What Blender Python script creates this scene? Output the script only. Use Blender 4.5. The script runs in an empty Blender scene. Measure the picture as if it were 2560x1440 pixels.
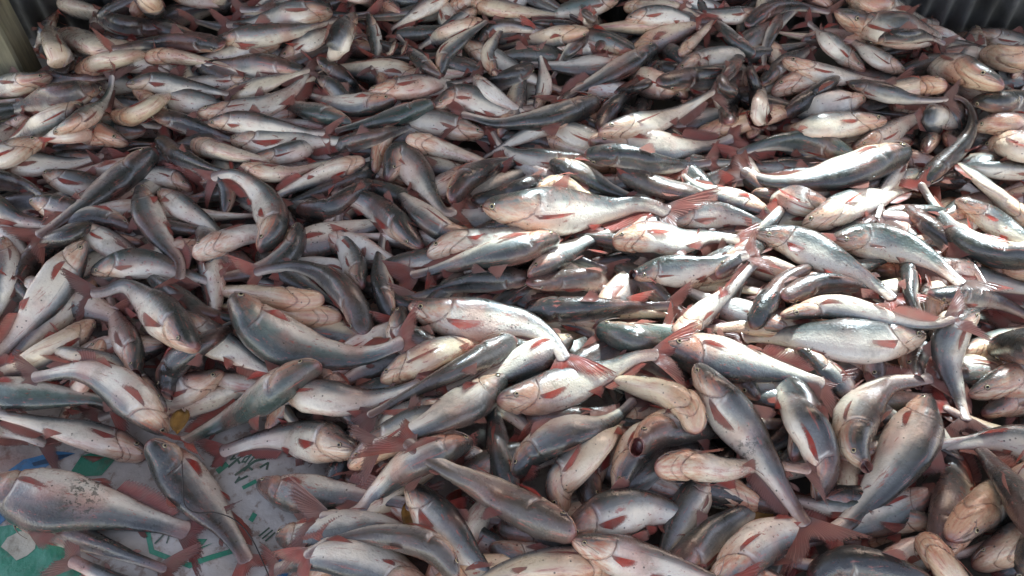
import bpy, bmesh, math, random
import numpy as np
from mathutils import Vector, Matrix

# ------------------------------------------------------------------ camera
scene = bpy.context.scene
CAM_H, PITCH, TANH = 1.72, math.radians(48.0), 0.640
cam_data = bpy.data.cameras.new('camera')
cam = bpy.data.objects.new('camera', cam_data)
scene.collection.objects.link(cam)
cam.location = (0, 0, CAM_H)
cam.rotation_euler = (math.pi / 2 - PITCH, 0, 0)
cam_data.sensor_width = 36.0
cam_data.lens = 18.0 / TANH
cam_data.clip_start = 0.05
cam_data.clip_end = 500
scene.camera = cam

# ------------------------------------------------------------------ light
SUN_EL, SUN_AZ = math.radians(43), math.radians(17)      # from behind the far wall, a little to the right
SUN_DIR = np.array([math.sin(SUN_AZ) * math.cos(SUN_EL), math.cos(SUN_AZ) * math.cos(SUN_EL), math.sin(SUN_EL)])
world = bpy.data.worlds.new('World')
scene.world = world
world.use_nodes = True
wn = world.node_tree.nodes
sky = wn.new('ShaderNodeTexSky')
sky.sky_type = 'NISHITA'
sky.sun_disc = False
sky.sun_elevation = SUN_EL
sky.sun_rotation = SUN_AZ
sky.air_density, sky.dust_density, sky.ozone_density = 0.6, 0.8, 0.0
bg = wn['Background']
bg.inputs['Strength'].default_value = 0.15
world.node_tree.links.new(sky.outputs[0], bg.inputs[0])
sun_data = bpy.data.lights.new('sun', 'SUN')
sun_data.energy = 4.0
sun_data.angle = math.radians(6)
sun_data.color = (0.40, 0.69, 1.0)
sun = bpy.data.objects.new('sun', sun_data)
scene.collection.objects.link(sun)
sun.location = tuple(SUN_DIR * 12)
sun.rotation_euler = Vector(tuple(-SUN_DIR)).to_track_quat('-Z', 'Y').to_euler()
vs = scene.view_settings
vs.view_transform = 'Standard'
vs.look = 'None'
vs.exposure = 2.35
vs.gamma = 1.0
vs.use_white_balance = True
vs.white_balance_temperature = 10000
vs.white_balance_tint = 19.0
vs.use_curve_mapping = False
scene.cycles.max_bounces = 8
scene.cycles.diffuse_bounces = 5

# ------------------------------------------------------------------ helpers
COL = scene.collection
RNG = random.Random(7)
NP = np.random.RandomState(11)
CP = np.array([0, 0, CAM_H])
RIGHT = np.array([1.0, 0, 0])
FWD = np.array([0, math.cos(PITCH), -math.sin(PITCH)])
UPV = np.array([0, math.sin(PITCH), math.cos(PITCH)])

def ray(px):
    """photo pixel (2560 x 1440) -> direction of sight"""
    px = np.asarray(px, float)
    u = (px[..., 0] - 1280) / 1280 * TANH
    v = (720 - px[..., 1]) / 1280 * TANH
    return FWD + u[..., None] * RIGHT + v[..., None] * UPV

def at(px, z):
    """where the sight line of a pixel meets the height z"""
    d = ray(px)
    k = (np.asarray(z) - CAM_H) / d[..., 2]
    return CP + d * k[..., None]

def tag(o, label=None, cat=None, group=None, kind=None):
    if label: o['label'] = label
    if cat: o['category'] = cat
    if group: o['group'] = group
    if kind: o['kind'] = kind
    return o

def empty(name, loc):
    o = bpy.data.objects.new(name, None)
    o.empty_display_size = 0.05
    COL.objects.link(o)
    o.location = tuple(loc)
    return o

def mesh_obj(name, verts, faces, mat, parent=None, attrs=None, smooth=True, loc=None):
    me = bpy.data.meshes.new(name)
    v = np.asarray(verts, float)
    if loc is not None: v = v - np.asarray(loc)
    me.from_pydata(v.tolist(), [], faces)
    if smooth:
        me.polygons.foreach_set('use_smooth', [True] * len(me.polygons))
    for k, arr in (attrs or {}).items():
        arr = np.asarray(arr, np.float32)
        if arr.ndim == 1:
            a = me.attributes.new(k, 'FLOAT', 'POINT'); a.data.foreach_set('value', arr)
        else:
            a = me.attributes.new(k, 'FLOAT_COLOR', 'POINT'); a.data.foreach_set('color', arr.ravel())
    me.materials.append(mat)
    o = bpy.data.objects.new(name, me)
    COL.objects.link(o)
    if parent is not None: o.parent = parent
    return o

def box(x0, x1, y0, y1, z0, z1):
    v = [(x, y, z) for x in (x0, x1) for y in (y0, y1) for z in (z0, z1)]
    f = [(0, 1, 3, 2), (4, 6, 7, 5), (0, 4, 5, 1), (2, 3, 7, 6), (0, 2, 6, 4), (1, 5, 7, 3)]
    return v, f

# ------------------------------------------------------------------ materials
class NT:
    """tiny node helper"""
    def __init__(self, name):
        self.m = bpy.data.materials.new(name); self.m.use_nodes = True
        self.t = self.m.node_tree; self.n = self.t.nodes; self.l = self.t.links
        self.b = self.n['Principled BSDF']
    def set(self, sock, v):
        if hasattr(v, 'links') or isinstance(v, bpy.types.NodeSocket): self.l.new(v, sock)
        else: sock.default_value = v
    def attr(self, name, out='Fac'):
        a = self.n.new('ShaderNodeAttribute'); a.attribute_name = name
        return a.outputs[out]
    def pos(self):
        return self.n.new('ShaderNodeNewGeometry').outputs['Position']
    def math(self, op, a, b=0.0, clamp=False):
        n = self.n.new('ShaderNodeMath'); n.operation = op; n.use_clamp = clamp
        self.set(n.inputs[0], a); self.set(n.inputs[1], b)
        return n.outputs[0]
    def ramp(self, f, a, b, lo=0.0, hi=1.0):
        n = self.n.new('ShaderNodeMapRange'); n.interpolation_type = 'SMOOTHSTEP'
        self.set(n.inputs[0], f)
        for i, v in zip((1, 2, 3, 4), (a, b, lo, hi)): self.set(n.inputs[i], v)
        return n.outputs[0]
    def noise(self, scale, detail=3.0, vec=None, rough=0.5, out='Fac'):
        n = self.n.new('ShaderNodeTexNoise')
        n.inputs['Scale'].default_value = scale; n.inputs['Detail'].default_value = detail
        n.inputs['Roughness'].default_value = rough
        if vec is not None: self.l.new(vec, n.inputs['Vector'])
        return n.outputs[out]
    def mix(self, f, a, b):
        n = self.n.new('ShaderNodeMix'); n.data_type = 'RGBA'
        self.set(n.inputs[0], f)
        for i, v in ((6, a), (7, b)):
            if isinstance(v, tuple): v = v + (1,) if len(v) == 3 else v
            self.set(n.inputs[i], v)
        return n.outputs[2]
    def bump(self, h, strength, dist):
        n = self.n.new('ShaderNodeBump'); n.inputs['Strength'].default_value = strength
        n.inputs['Distance'].default_value = dist
        self.l.new(h, n.inputs['Height']); self.l.new(n.outputs[0], self.b.inputs['Normal'])

def skin_material():
    k = NT('catfish_skin')
    su, sv = k.attr('su'), k.attr('sv')
    sep = k.n.new('ShaderNodeSeparateColor'); k.l.new(k.attr('par', 'Color'), sep.inputs[0])
    dark, warm, pink = sep.outputs[0], sep.outputs[1], sep.outputs[2]
    sep2 = k.n.new('ShaderNodeSeparateColor'); k.l.new(k.attr('par2', 'Color'), sep2.inputs[0])
    pale, green, dirt = sep2.outputs[0], sep2.outputs[1], sep2.outputs[2]
    brown = k.attr('par2', 'Alpha')
    P = k.pos()
    n1, n2 = k.noise(14, 4, P), k.noise(60, 4, P)
    # how far round the body: dark back, grey flank, pale belly
    j = k.math('MULTIPLY_ADD', k.math('SUBTRACT', n1, 0.5), 0.16)
    v = k.math('ADD', sv, k.math('MULTIPLY', k.math('SUBTRACT', n1, 0.5), 0.17))
    v = k.math('ADD', v, k.math('MULTIPLY', k.math('SUBTRACT', n2, 0.5), 0.06))
    v = k.math('ADD', v, k.math('MULTIPLY', k.math('SUBTRACT', pale, 0.5), 0.26))
    v = k.math('SUBTRACT', v, k.math('MULTIPLY', dark, 0.10))
    v = k.math('SUBTRACT', v, k.ramp(su, 0.20, 0.03, 0.0, 0.10))
    sj = k.math('ADD', su, k.math('MULTIPLY', k.math('SUBTRACT', n2, 0.5), 0.010))
    vq = k.ramp(sv, 0.45, 1.0)
    sg = k.math('SUBTRACT', 0.205, k.math('MULTIPLY', vq, 0.095))
    g1 = k.math('MULTIPLY', k.ramp(k.math('ABSOLUTE', k.math('SUBTRACT', sj, sg)), 0.0065, 0.0012), k.ramp(sv, 0.26, 0.36))
    g2 = k.math('MULTIPLY', k.ramp(k.math('ABSOLUTE', k.math('SUBTRACT', sj, k.math('SUBTRACT', sg, 0.045))), 0.0045, 0.001), k.ramp(sv, 0.66, 0.8))
    lp = k.math('ABSOLUTE', k.math('SUBTRACT', k.math('SUBTRACT', sv, 0.56), k.math('MULTIPLY', su, 1.6)))
    g3 = k.math('MULTIPLY', k.ramp(lp, 0.034, 0.008), k.ramp(su, 0.068, 0.045))
    gl = k.math('MAXIMUM', k.math('MAXIMUM', g1, k.math('MULTIPLY', g2, 0.8)), g3)
    back = k.mix(dark, (0.034, 0.037, 0.033), (0.014, 0.013, 0.013))
    back = k.mix(brown, back, (0.105, 0.078, 0.062))
    back = k.mix(k.math('MULTIPLY', green, 0.7), back, (0.045, 0.082, 0.068))
    flank = k.mix(green, (0.185, 0.188, 0.178), (0.10, 0.21, 0.165))
    flank = k.mix(k.math('MULTIPLY', dark, 0.75), flank, (0.11, 0.11, 0.115))
    flank = k.mix(k.math('MULTIPLY', brown, 0.6), flank, (0.30, 0.245, 0.21))
    belly = k.mix(warm, (0.74, 0.715, 0.645), (0.74, 0.585, 0.39))
    c = k.mix(k.ramp(v, 0.26, 0.47), back, flank)
    c = k.mix(k.ramp(v, 0.44, 0.60), c, belly)
    # head below the cheek line is cream to flesh
    hm = k.math('MULTIPLY', k.ramp(su, 0.24, 0.15), k.ramp(v, 0.40, 0.52))
    c = k.mix(k.math('MULTIPLY', hm, k.math('MULTIPLY', warm, 0.9)), c, (0.66, 0.43, 0.26))
    c = k.mix(k.math('MULTIPLY', hm, 0.28), c, (0.66, 0.48, 0.32))
    # blood: flushes, gill edge, lips, tail root
    n3 = k.noise(9, 3, P); cb = k.n.new('ShaderNodeCombineXYZ'); k.l.new(k.math('MULTIPLY', su, 9.0), cb.inputs[0]); k.l.new(k.math('MULTIPLY', sv, 9.0), cb.inputs[1])
    va = k.n.new('ShaderNodeVectorMath'); va.operation = 'MULTIPLY_ADD'; k.l.new(P, va.inputs[0]); va.inputs[1].default_value = (9, 9, 9); k.l.new(cb.outputs[0], va.inputs[2])
    n4 = k.noise(1.6, 6, va.outputs[0], 0.68)
    fl = k.math('MULTIPLY', k.ramp(n3, 0.46, 0.68), k.math('ADD', k.math('MULTIPLY', pink, 0.6), 0.06))
    c = k.mix(k.math('MULTIPLY', fl, k.ramp(v, 0.3, 0.55, 0.4, 1.0)), c, (0.55, 0.19, 0.13))
    st = k.math('MULTIPLY', k.ramp(n4, 0.57, 0.67), k.math('ADD', k.math('MULTIPLY', pink, 0.7), 0.30))
    c = k.mix(st, c, (0.40, 0.10, 0.075))
    hf = k.math('MULTIPLY', k.math('MULTIPLY', k.ramp(su, 0.26, 0.14), k.ramp(n4, 0.36, 0.60)), k.math('ADD', k.math('MULTIPLY', pink, 0.6), 0.22))
    c = k.mix(k.math('MULTIPLY', hf, k.ramp(v, 0.25, 0.45)), c, (0.58, 0.19, 0.11))
    ve = k.math('MULTIPLY', k.math('MULTIPLY', k.ramp(sv, 0.78, 0.98), k.ramp(su, 0.16, 0.3)), k.ramp(n4, 0.38, 0.60, 0.1, 0.8))
    c = k.mix(k.math('MULTIPLY', ve, k.math('ADD', pink, 0.25)), c, (0.52, 0.22, 0.17))
    c = k.mix(k.math('MULTIPLY', gl, k.ramp(n2, 0.32, 0.66, 0.12, 0.7)), c, (0.21, 0.075, 0.055))
    c = k.mix(k.ramp(su, 0.028, 0.002, 0.0, 0.65), c, (0.30, 0.085, 0.075))
    c = k.mix(k.ramp(su, 0.72, 0.83, 0.0, 0.45), c, (0.34, 0.17, 0.14))
    c = k.mix(k.ramp(su, -0.001, -0.012), c, (0.10, 0.02, 0.018))
    ll = k.math('ABSOLUTE', k.math('SUBTRACT', sv, 0.46))
    lm = k.math('MULTIPLY', k.ramp(ll, 0.014, 0.004), k.math('MULTIPLY', k.ramp(su, 0.21, 0.26), k.ramp(n2, 0.3, 0.6)))
    c = k.mix(k.math('MULTIPLY', lm, 0.4), c, (0.10, 0.10, 0.10))
    c = k.mix(k.math('MULTIPLY', k.attr('crescent'), 0.75), c, (0.70, 0.66, 0.60))
    # fine dark specks and scuffs of mud
    vo = k.n.new('ShaderNodeTexVoronoi'); vo.inputs['Scale'].default_value = 95
    k.l.new(P, vo.inputs['Vector'])
    rnd = k.n.new('ShaderNodeSeparateColor'); k.l.new(vo.outputs['Color'], rnd.inputs[0])
    sp = k.math('MULTIPLY', k.ramp(vo.outputs['Distance'], 0.26, 0.14), k.ramp(rnd.outputs[0], 0.80, 0.83))
    sp = k.math('MULTIPLY', sp, k.ramp(n3, 0.40, 0.55))
    c = k.mix(k.math('MULTIPLY', sp, 0.85), c, (0.035, 0.028, 0.022))
    d2 = k.noise(75, 5, P, 0.7)
    band = k.math('MULTIPLY', k.ramp(su, 0.37, 0.42), k.ramp(su, 0.53, 0.47))
    dm = k.math('MULTIPLY', k.math('MULTIPLY', band, k.ramp(d2, 0.50, 0.56)), dirt)
    c = k.mix(k.math('MULTIPLY', dm, 0.75), c, (0.045, 0.05, 0.035))
    mu = k.math('MULTIPLY', k.ramp(k.noise(17, 6, P, 0.7), 0.52, 0.72), 0.42)
    c = k.mix(mu, c, (0.15, 0.115, 0.075))
    k.l.new(c, k.b.inputs['Base Color'])
    rough = k.ramp(k.noise(35, 3, P), 0.3, 0.7, 0.20, 0.46)
    k.l.new(rough, k.b.inputs['Roughness'])
    k.b.inputs['Specular IOR Level'].default_value = 0.45
    k.b.inputs['Coat Weight'].default_value = 0.85
    k.b.inputs['Coat Roughness'].default_value = 0.07
    cr = k.math('MULTIPLY', gl, -1.0)
    h = k.math('ADD', k.math('ADD', k.math('MULTIPLY', k.noise(210, 3, P), 0.55), k.math('MULTIPLY', k.noise(45, 4, P), 1.0)), cr)
    k.bump(h, 0.75, 0.0035)
    cbm = k.n.new('ShaderNodeBump'); cbm.inputs['Strength'].default_value = 0.45; cbm.inputs['Distance'].default_value = 0.0016
    k.l.new(k.math('ADD', k.noise(230, 4, P, 0.6), k.math('MULTIPLY', k.noise(40, 3, P), 1.6)), cbm.inputs['Height']); k.l.new(cbm.outputs[0], k.b.inputs['Coat Normal'])
    return k.m

def fin_material():
    k = NT('catfish_fin')
    su, sv = k.attr('su'), k.attr('sv')
    sep = k.n.new('ShaderNodeSeparateColor'); k.l.new(k.attr('par', 'Color'), sep.inputs[0])
    red = sep.outputs[0]; grey = sep.outputs[1]
    P = k.pos()
    n = k.noise(30, 3, P)
    c = k.mix(red, (0.47, 0.24, 0.185), (0.72, 0.085, 0.06))
    c = k.mix(k.math('MULTIPLY', k.ramp(su, 0.32, 0.0), 0.8), c, (0.36, 0.29, 0.26))
    c = k.mix(k.ramp(k.math('ADD', su, k.math('MULTIPLY', n, 0.4)), 0.75, 1.25, 0.0, 0.75), c, (0.22, 0.10, 0.09))
    c = k.mix(k.ramp(n, 0.45, 0.68, 0.0, 0.55), c, (0.52, 0.25, 0.19))
    c = k.mix(grey, c, (0.115, 0.105, 0.10))
    w = k.math('SINE', k.math('MULTIPLY', sv, 150.0))
    c = k.mix(k.ramp(w, 0.0, 1.0, 0.0, 0.28), c, (0.10, 0.045, 0.04))
    k.l.new(c, k.b.inputs['Base Color'])
    k.b.inputs['Roughness'].default_value = 0.3
    k.b.inputs['Coat Weight'].default_value = 0.2
    k.b.inputs['Coat Roughness'].default_value = 0.15
    k.bump(w, 0.5, 0.0012)
    tr = k.n.new('ShaderNodeBsdfTranslucent'); k.l.new(c, tr.inputs[0])
    mx = k.n.new('ShaderNodeMixShader'); mx.inputs[0].default_value = 0.45
    k.l.new(k.b.outputs[0], mx.inputs[1]); k.l.new(tr.outputs[0], mx.inputs[2])
    fray = k.math('ADD', su, k.math('MULTIPLY', k.math('SUBTRACT', k.noise(260, 2, P), 0.5), 0.35))
    fray = k.math('ADD', fray, k.math('MULTIPLY', w, 0.07))
    al = k.math('MAXIMUM', k.ramp(fray, 0.86, 0.98), k.ramp(w, 0.2, -1.0, 0.0, k.math('MULTIPLY', su, 0.5)))
    tp = k.n.new('ShaderNodeBsdfTransparent')
    m2 = k.n.new('ShaderNodeMixShader'); k.l.new(al, m2.inputs[0])
    k.l.new(mx.outputs[0], m2.inputs[1]); k.l.new(tp.outputs[0], m2.inputs[2])
    k.l.new(m2.outputs[0], k.n['Material Output'].inputs[0])
    return k.m

def eye_material():
    k = NT('catfish_eye')
    su = k.attr('su')
    c = k.mix(k.ramp(su, 0.42, 0.50), (0.012, 0.010, 0.010), (0.40, 0.31, 0.18))
    c = k.mix(k.ramp(su, 0.72, 0.82), c, (0.10, 0.07, 0.06))
    k.l.new(c, k.b.inputs['Base Color'])
    k.b.inputs['Roughness'].default_value = 0.12
    return k.m

def plain(name, col, rough=0.6, var=0.25, scale=8, bump=0.0, metal=0.0, col2=None):
    k = NT(name)
    P = k.pos()
    n = k.noise(scale, 5, P, 0.6)
    c2 = col2 or tuple(x * (1 - var * 1.6) for x in col)
    c = k.mix(k.ramp(n, 0.35, 0.68), col, c2)
    k.l.new(c, k.b.inputs['Base Color'])
    k.b.inputs['Roughness'].default_value = rough
    k.b.inputs['Metallic'].default_value = metal
    if bump: k.bump(k.noise(scale * 6, 4, P), bump, 0.004)
    return k.m

SKIN, FIN, EYE = skin_material(), fin_material(), eye_material()
BARBEL = plain('barbel_skin', (0.30, 0.20, 0.16), 0.4)

# ------------------------------------------------------------------ the shape of the heap
TARP_PX = [(-500, 1150), (-30, 1165), (140, 1150), (330, 1150), (400, 1120), (520, 1130), (590, 1105), (640, 1180),
           (610, 1250), (610, 1330), (650, 1400), (700, 1480), (700, 1700), (-500, 1700)]
TARP = at(TARP_PX, np.zeros(len(TARP_PX)))[:, :2]

def tarp_dist(x, y):
    """distance to the bare patch of printed sheet, 0 inside it"""
    x = np.asarray(x, float); y = np.asarray(y, float)
    d = np.full(x.shape, 9.0); inside = np.zeros(x.shape, bool)
    n = len(TARP)
    for i in range(n):
        ax, ay = TARP[i]; bx, by = TARP[(i + 1) % n]
        ex, ey = bx - ax, by - ay
        t = np.clip(((x - ax) * ex + (y - ay) * ey) / (ex * ex + ey * ey), 0, 1)
        d = np.minimum(d, np.hypot(x - ax - t * ex, y - ay - t * ey))
        cross = ((ay > y) != (by > y)) & (x < ex * (y - ay) / (ey if ey else 1e-9) + ax)
        inside ^= cross
    return np.where(inside, 0.0, d)

Y_NEAR = at((1280, 1440), np.array(0.0))[1]
def mound(x, y):
    d = tarp_dist(x, y)
    e = np.clip(d / 0.28, 0, 1); e = e * e * (3 - 2 * e)
    c = np.clip((y - 2.35) / 0.3, 0, 1) * np.clip((np.abs(x) - 1.35) / 0.25, 0, 1)      # the heap falls off in the far corners
    return e * (0.13 + 0.030 * np.clip(y - Y_NEAR, 0, 3.5) + 0.17 * np.clip((y - 1.9) / 0.8, 0, 1.2) ** 1.5) * (1 - 0.6 * c)

HX0, HX1, HY0, HY1, HS = -2.7, 2.7, 0.3, 4.3, 0.012
gx = np.arange(HX0, HX1, HS); gy = np.arange(HY0, HY1, HS)
HF = np.zeros((len(gx), len(gy)))

def hf_patch(x, y, r):
    i0 = max(0, int((x - r - HX0) / HS)); i1 = min(len(gx), int((x + r - HX0) / HS) + 2)
    j0 = max(0, int((y - r - HY0) / HS)); j1 = min(len(gy), int((y + r - HY0) / HS) + 2)
    return i0, i1, j0, j1

def hf_support(x, y, r):
    i0, i1, j0, j1 = hf_patch(x, y, r * 0.8)
    if i1 <= i0 or j1 <= j0: return float(mound(np.array(x), np.array(y)))
    p = HF[i0:i1, j0:j1]
    return float(0.55 * p.max() + 0.45 * p.mean())

def hf_add(x, y, z, r):
    i0, i1, j0, j1 = hf_patch(x, y, r)
    if i1 <= i0 or j1 <= j0: return
    X = gx[i0:i1, None] - x; Y = gy[None, j0:j1] - y
    d2 = r * r - X * X - Y * Y
    top = np.where(d2 > 0, z + np.sqrt(np.maximum(d2, 0)), -1)
    HF[i0:i1, j0:j1] = np.maximum(HF[i0:i1, j0:j1], top)

# ------------------------------------------------------------------ catfish
# profile along the fish (fraction of full length): half depth up, half depth down, half width
PS = np.array([0.00, 0.05, 0.10, 0.16, 0.22, 0.30, 0.38, 0.46, 0.54, 0.62, 0.70, 0.77, 0.82, 0.84])
PD = np.array([.034, .050, .066, .079, .088, .090, .083, .070, .056, .044, .036, .031, .031, .032])
PV = np.array([.030, .047, .068, .092, .112, .124, .120, .102, .077, .054, .039, .032, .031, .032])
PW = np.array([.052, .064, .074, .078, .077, .070, .061, .050, .039, .029, .020, .013, .009, .007])
BODY_END = 0.835

def catmull(p, n):
    p = np.asarray(p, float)
    q = np.vstack([2 * p[0] - p[1], p, 2 * p[-1] - p[-2]])
    seg = np.hypot(*(p[1:] - p[:-1]).T); cum = np.concatenate([[0], np.cumsum(seg)])
    out = []
    for s in np.linspace(0, cum[-1], n):
        i = min(len(seg) - 1, int(np.searchsorted(cum, s, 'right') - 1)); t = (s - cum[i]) / seg[i]
        a, b, c, d = q[i], q[i + 1], q[i + 2], q[i + 3]
        out.append(0.5 * ((2 * b) + (c - a) * t + (2 * a - 5 * b + 4 * c - d) * t * t + (3 * b - a - 3 * c + d) * t ** 3))
    return np.array(out)

def smooth(a, k, n=1):
    for _ in range(n):
        p = np.concatenate([[a[0]] * k, a, [a[-1]] * k]) if a.ndim == 1 else np.vstack([[a[0]] * k, a, [a[-1]] * k])
        ker = np.ones(2 * k + 1) / (2 * k + 1)
        a = np.convolve(p, ker, 'valid') if a.ndim == 1 else np.stack([np.convolve(p[:, i], ker, 'valid') for i in range(a.shape[1])], 1)
    return a

class Spine:
    """centre line, and which way the back points, along one fish"""
    def __init__(self, P, D, G):
        seg = np.linalg.norm(P[1:] - P[:-1], axis=1); cum = np.concatenate([[0], np.cumsum(seg)])
        self.girth = 1.0; self.L = cum[-1]; self.s = cum / cum[-1]; self.P = P; self.G = G
        T = np.gradient(P, axis=0); T /= np.linalg.norm(T, axis=1)[:, None]
        T = smooth(T, 2); T /= np.linalg.norm(T, axis=1)[:, None]
        D = D - (D * T).sum(1)[:, None] * T; D /= np.linalg.norm(D, axis=1)[:, None]
        self.T, self.D = T, D
    def f(self, s):
        s = np.atleast_1d(np.asarray(s, float))
        ip = lambda A: np.stack([np.interp(s, self.s, A[:, i]) for i in range(3)], 1)
        P, T, D = ip(self.P), ip(self.T), ip(self.D)
        ext = np.where(s < 0, s, 0)
        P = P + T * (ext * self.L)[:, None]
        T /= np.linalg.norm(T, axis=1)[:, None]
        D = D - (D * T).sum(1)[:, None] * T; D /= np.linalg.norm(D, axis=1)[:, None]
        return P, T, D, np.cross(T, D)
    def surf(self, s, a, lift=0.0):
        """point on the skin at s, angle a from the back (radians), and outward normal"""
        P, T, D, B = self.f(s)
        s = np.atleast_1d(s); a = np.broadcast_to(a, s.shape)
        hd, hv, hw = prof(s)
        hd, hv, hw = hd * self.girth, hv * self.girth, hw * (0.5 + 0.5 * self.girth)
        ca, sa = np.cos(a), np.sin(a)
        z = np.where(ca >= 0, hd, hv) * ca + (hv - hd) * -0.0
        N = D * (ca / np.where(ca >= 0, hd, hv))[:, None] + B * (sa / hw)[:, None]
        N /= np.linalg.norm(N, axis=1)[:, None]
        Q = P + (D * (z + (hv - hd) / 2)[:, None] + B * (hw * sa)[:, None]) * self.G
        return Q + N * lift * self.G, N, T

def prof(s):
    s = np.asarray(s, float)
    hd, hv, hw = np.interp(s, PS, PD), np.interp(s, PS, PV), np.interp(s, PS, PW)
    f = np.where(s < 0.05, np.sqrt(np.clip(1 - (1 - np.clip(s, 0, .05) / 0.05) ** 2, 0.0, 1)), 1.0)
    return hd * f + 1e-4, hv * f + 1e-4, hw * f + 1e-4

def body_mesh(sp, girth, mouth, hi=True):
    nr = 26 if hi else 12
    if hi:
        ss = np.concatenate([[0.0004, .002, .005, .010, .017, .026, .038], np.arange(.05, .25, .0085), np.linspace(.25, BODY_END, 26), [BODY_END + .010, BODY_END + .016]])
    else:
        ss = np.concatenate([[0.001, .006, .018, .035], np.linspace(.06, BODY_END, 17), [BODY_END + .014]])
    a = np.arange(nr) / nr * 2 * math.pi
    hd, hv, hw = prof(ss)
    fe = np.where(ss > BODY_END + .001, np.where(ss > BODY_END + .012, 0.35, 0.75), 1.0); hd, hv, hw = hd * fe, hv * fe, hw * fe
    hd, hv = hd * girth, hv * girth
    hw = hw * (0.5 + 0.5 * girth)
    A, S = np.meshgrid(a, ss)
    ca, sa = np.cos(A), np.sin(A)
    vv = np.where(A <= math.pi, A, 2 * math.pi - A) / math.pi       # 0 back .. 1 belly
    pw = 0.92
    zz = np.where(ca >= 0, hd[:, None], hv[:, None]) * np.sign(ca) * np.abs(ca) ** pw
    xx = hw[:, None] * np.sign(sa) * np.abs(sa) ** pw
    # gill cover edge: from the nape round to the throat
    xq = np.clip((vv - 0.45) / 0.55, 0, 1)
    sg = 0.205 - 0.095 * xq * xq * (3 - 2 * xq) - 0.02 * np.clip((0.45 - vv) / 0.3, 0, 1)
    on = np.clip((vv - 0.24) / 0.10, 0, 1)
    groove = np.exp(-((S - sg) / 0.0095) ** 2) * on
    sg2 = sg - 0.045
    groove2 = np.exp(-((S - sg2) / 0.009) ** 2) * np.clip((vv - 0.70) / 0.1, 0, 1) * 0.8
    mid = np.exp(-((1 - vv) / 0.035) ** 2) * np.clip((S - 0.03) / 0.02, 0, 1) * np.clip((0.12 - S) / 0.03, 0, 1) * 0.6
    flap = np.clip((sg - S) / 0.05, 0, 1) * np.exp(-((S - sg + 0.03) / 0.03) ** 2) * on
    lip = np.exp(-((vv - 0.56 - S * 1.6) / 0.03) ** 2) * np.clip((0.062 - S) / 0.02, 0, 1) * np.clip(S / 0.004, 0, 1)
    g = np.maximum(np.maximum(groove, groove2), np.maximum(lip * 0.9, mid))
    sc = 1 + 0.08 * flap - 0.10 * groove - 0.06 * groove2 - 0.13 * lip - 0.05 * mid
    # dented, slack flesh
    ph = RNG.uniform(0, 6.28)
    sc = sc * (1 + 0.018 * np.sin(S * 21 + ph + 2 * A) + 0.014 * np.sin(S * 37 + 3 * A + 2 * ph))
    P, T, D, B = sp.f(ss)
    off = ((hv - hd) / 2)
    V = P[:, None, :] + (D[:, None, :] * (zz * sc + off[:, None])[..., None] + B[:, None, :] * (xx * sc)[..., None]) * sp.G
    su = S.copy(); gill = g
    global CRES
    CRES = (np.exp(-((S - sg - 0.013) / 0.006) ** 2) * np.exp(-((vv - 0.50) / 0.10) ** 2)).ravel()
    V = V.reshape(-1, 3); su = su.ravel(); sv = vv.ravel(); gill = gill.ravel()
    faces = []
    n = len(ss)
    if mouth > 0:
        # a gape: the first rings fold back into the throat
        wm, hm = 0.050, 0.012 + 0.024 * mouth
        Vr = V.reshape(n, nr, 3)
        lipring = P[0] + (D[0] * (np.cos(a) * hm)[:, None] + B[0] * (np.sin(a) * wm)[:, None]) * sp.G
        k0 = 4
        for i in range(k0):
            t = (i / k0)
            Vr[i] = lipring * (1 - t) ** 1 + Vr[k0] * t + T[0] * (-0.010 * sp.G * math.sin(math.pi * (0.25 + 0.75 * t)))
        thr = P[0] + T[0] * 0.05 * sp.G + (D[0] * (np.cos(a) * hm * .55)[:, None] + B[0] * (np.sin(a) * wm * .6)[:, None]) * sp.G
        V = np.vstack([thr, Vr.reshape(-1, 3)])
        su = np.concatenate([np.full(nr, -0.02), su]); sv = np.concatenate([np.full(nr, 0.6), sv]); gill = np.concatenate([np.zeros(nr), gill]); CRES = np.concatenate([np.zeros(nr), CRES])
        n += 1
    for i in range(n - 1):
        for q in range(nr):
            q2 = (q + 1) % nr
            faces.append((i * nr + q, i * nr + q2, (i + 1) * nr + q2, (i + 1) * nr + q))
    faces.append(tuple(range(nr))[::-1])
    faces.append(tuple((n - 1) * nr + q for q in range(nr)))
    return V, faces, su, sv, gill

def fin_sheet(root, direc, length, nk, curl, wob=0.0):
    """rays root[j] + direc[j]*length[j], curling towards the vector curl"""
    nj = len(root)
    V, su, sv = [], [], []
    for j in range(nj):
        for i in range(nk):
            t = i / (nk - 1)
            z = (0.004 if j % 2 else -0.004) * t * np.mean(length) * 4
            V.append(root[j] + direc[j] * length[j] * t + curl * (t * t * length[j]) + curl / (np.linalg.norm(curl) + 1e-9) * (z + wob * math.sin(j * 1.3) * t * length[j]))
            su.append(t); sv.append(j / (nj - 1))
    F = [(j * nk + i, j * nk + i + 1, (j + 1) * nk + i + 1, (j + 1) * nk + i) for j in range(nj - 1) for i in range(nk - 1)]
    return np.array(V), F, np.array(su), np.array(sv)

def nrm(v): return v / np.linalg.norm(v, axis=-1, keepdims=True)

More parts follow.
